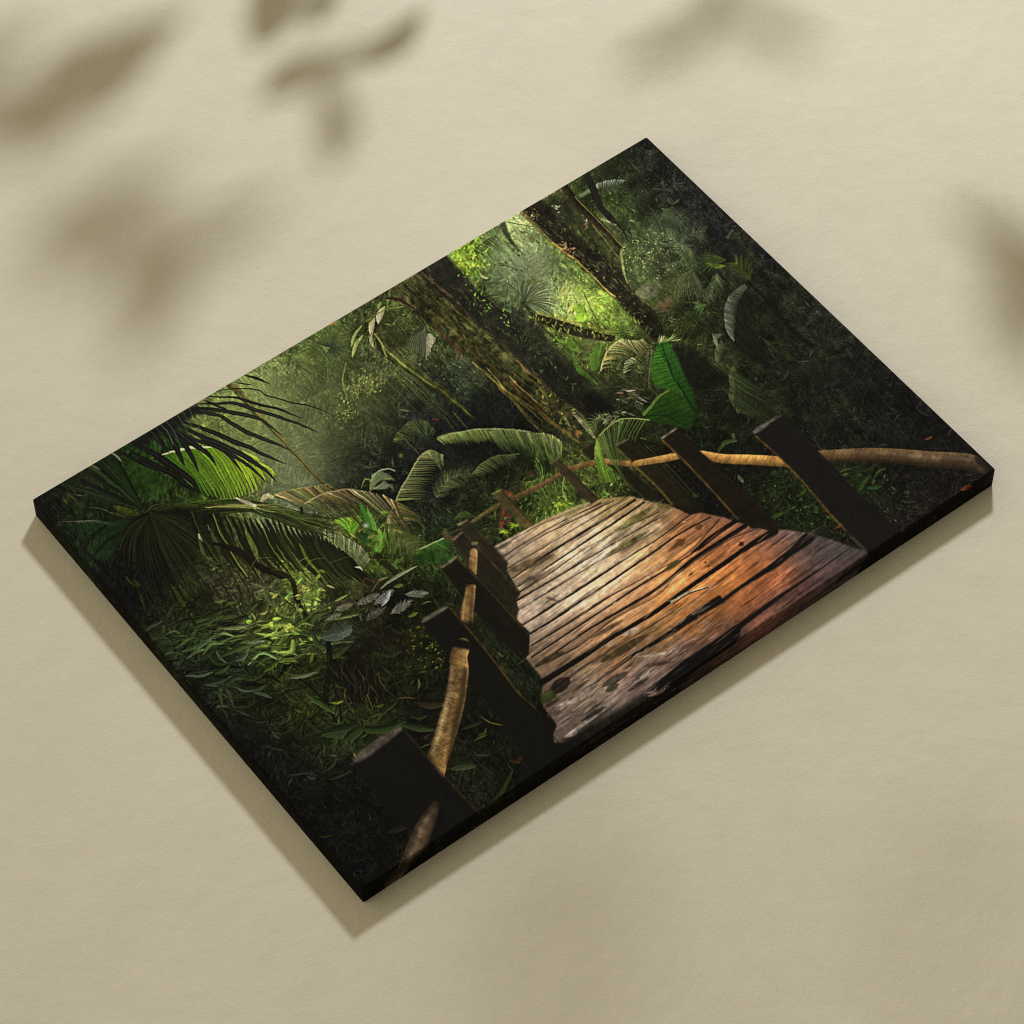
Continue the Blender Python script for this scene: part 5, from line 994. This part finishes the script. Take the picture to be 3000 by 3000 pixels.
# ---------------------------------------------------------------- leafy branches above, out of the picture, that throw the soft shade
lm, N, L, B = new_mat('green_leaf')
tco = N.new('ShaderNodeTexCoord'); nz = N.new('ShaderNodeTexNoise'); nz.inputs['Scale'].default_value = 30; L.new(tco.outputs['Object'], nz.inputs['Vector'])
cr = N.new('ShaderNodeValToRGB'); cr.color_ramp.elements[0].color = (.035, .070, .022, 1); cr.color_ramp.elements[1].color = (.075, .125, .040, 1)
L.new(nz.outputs['Fac'], cr.inputs[0]); L.new(cr.outputs[0], B.inputs['Base Color']); B.inputs['Roughness'].default_value = .5
tm, N, L, B = new_mat('twig_bark')
tco = N.new('ShaderNodeTexCoord'); nz = N.new('ShaderNodeTexNoise'); nz.inputs['Scale'].default_value = 80; L.new(tco.outputs['Object'], nz.inputs['Vector'])
cr = N.new('ShaderNodeValToRGB'); cr.color_ramp.elements[0].color = (.06, .045, .03, 1); cr.color_ramp.elements[1].color = (.13, .10, .07, 1)
L.new(nz.outputs['Fac'], cr.inputs[0]); L.new(cr.outputs[0], B.inputs['Base Color']); B.inputs['Roughness'].default_value = .8

def tube(name, paths, mat, parent):
    vs, fs = [], []
    for pts, r0, r1 in paths:
        pts = [Vector(p) for p in pts]; n = len(pts); b = len(vs)
        for i, p in enumerate(pts):
            T = (pts[min(i+1, n-1)]-pts[max(i-1, 0)]).normalized(); U = T.orthogonal().normalized(); W = T.cross(U); r = r0+(r1-r0)*i/(n-1)
            vs += [p+(U*math.cos(a)+W*math.sin(a))*r for a in [k*math.pi/3 for k in range(6)]]
        for i in range(n-1):
            for k in range(6): fs.append((b+i*6+k, b+i*6+(k+1) % 6, b+(i+1)*6+(k+1) % 6, b+(i+1)*6+k))
    return mesh_obj(name, vs, fs, mat, parent, True)
def toward(g, dl):                           # from a spot of the ground dl metres up the light
    g = Vector((g[0], g[1], 0)); d = Vector(LAMP)-g; return g+d.normalized()*dl*1.15
# x0 y0 (tip) x1 y1 (stalk) width height-along-the-light, in metres
LEAVES = dict(A=((.128,.812,-.05,.846,.060,.40),(.085,.795,-.05,.745,.055,.38),(-.003,.838,-.19,.788,.075,.46),(.020,.752,-.18,.731,.050,.55),(.03,.83,-.10,.77,.04,.42),(-.027,.897,-.160,.874,.05,.55),(-.06,.80,-.20,.86,.05,.5)),
 B=((.250,.825,.160,.712,.060,.26),(.300,.738,.235,.700,.038,.26),(.270,.775,.178,.745,.055,.30)),
 C=((.352,.640,.228,.622,.042,.24),(.245,.633,.115,.640,.050,.30),(.190,.634,.120,.505,.046,.36),(.29,.62,.16,.625,.03,.32)),
 E=((.045,.500,-.150,.550,.066,.58),(-.070,.560,-.240,.606,.095,.64),(-.100,.570,-.225,.410,.070,.60),(-.106,.650,-.225,.545,.07,.70),(-.02,.53,-.2,.51,.05,.62),(.00,.62,-.14,.60,.04,.6)),
 F=((.670,.440,.470,.426,.046,.44),(.659,.465,.690,.295,.042,.48),(.675,.475,.60,.41,.04,.40)),
 G=((.645,.028,.655,-.156,.062,.46),(.680,-.05,.570,-.230,.070,.56)),
 H=((-.24,-.40,-.40,-.52,.13,1.2),(.10,-.66,-.02,-.76,.10,1.3)))
LAB = dict(A='large leafy branch out of frame shading the upper left plaster', B='short leafy sprig out of frame shading the top edge left of centre',
 C='slim leafy sprig out of frame whose shadow lies right of the top left cluster', E='broad leaved branch out of frame casting the faint shadow left of the canvas',
 F='leafy sprig out of frame casting the faint shadow above the canvas top corner', G='leafy sprig out of frame shading the plaster at the right edge', H='high leafy branch out of frame dimming the plaster at the bottom edge')
for key, rows in LEAVES.items():
    mids = [toward(((r[0]+r[2])/2, (r[1]+r[3])/2), r[5]) for r in rows]
    c = sum(mids, Vector())/len(mids); out = (Vector(LAMP)-c).normalized()
    node = c+out*.10
    root = bpy.data.objects.new('leafy_branch', None); COL.objects.link(root); root.location = node
    root['label'] = LAB[key]; root['category'] = 'branch'; root['group'] = 'leafy branches shading the plaster'
    paths = [([Vector((0, 0, 0)), out*.25+Vector((.005, -.004, .006)), out*.55+Vector((.02, .01, .02)), out*.9+Vector((.05, .06, .08))], .003, .009)]
    for i, (x0, y0, x1, y1, w, dl) in enumerate(rows):
        tip, base = Vector((x0, y0)), Vector((x1, y1)); ax = tip-base; Ln = ax.length; ax.normalize(); pr = Vector((-ax.y, ax.x))
        vs, fs = [], []; n = 12; m = 4
        for a in range(n+1):
            t = a/n; hw = w/2*(math.sin(math.pi*min(t*.97+.015, 1)**.85)**.8)
            for b in range(-m, m+1):
                s = b/m; g = base+ax*(t*Ln)+pr*(s*hw)+pr*(.10*Ln*math.sin(math.pi*t)*(1 if i % 2 else -1))
                p = toward(g, dl); p += (Vector(LAMP)-p).normalized()*(.012*abs(s)-.02*t*t*math.sin(i+1.)); vs.append(p-node)
        for a in range(n):
            for b in range(2*m):
                q = a*(2*m+1)+b; fs.append((q, q+1, q+2*m+2, q+2*m+1))
        leafo = mesh_obj('leaf', vs, fs, lm, root, True)
        so = leafo.modifiers.new('thickness', 'SOLIDIFY'); so.thickness = .0006
        st = toward((x1, y1), dl)-node
        paths.append(([st*.0, st*.5+out*.02, st], .0022, .0012))
    tube('twig', paths, tm, root)
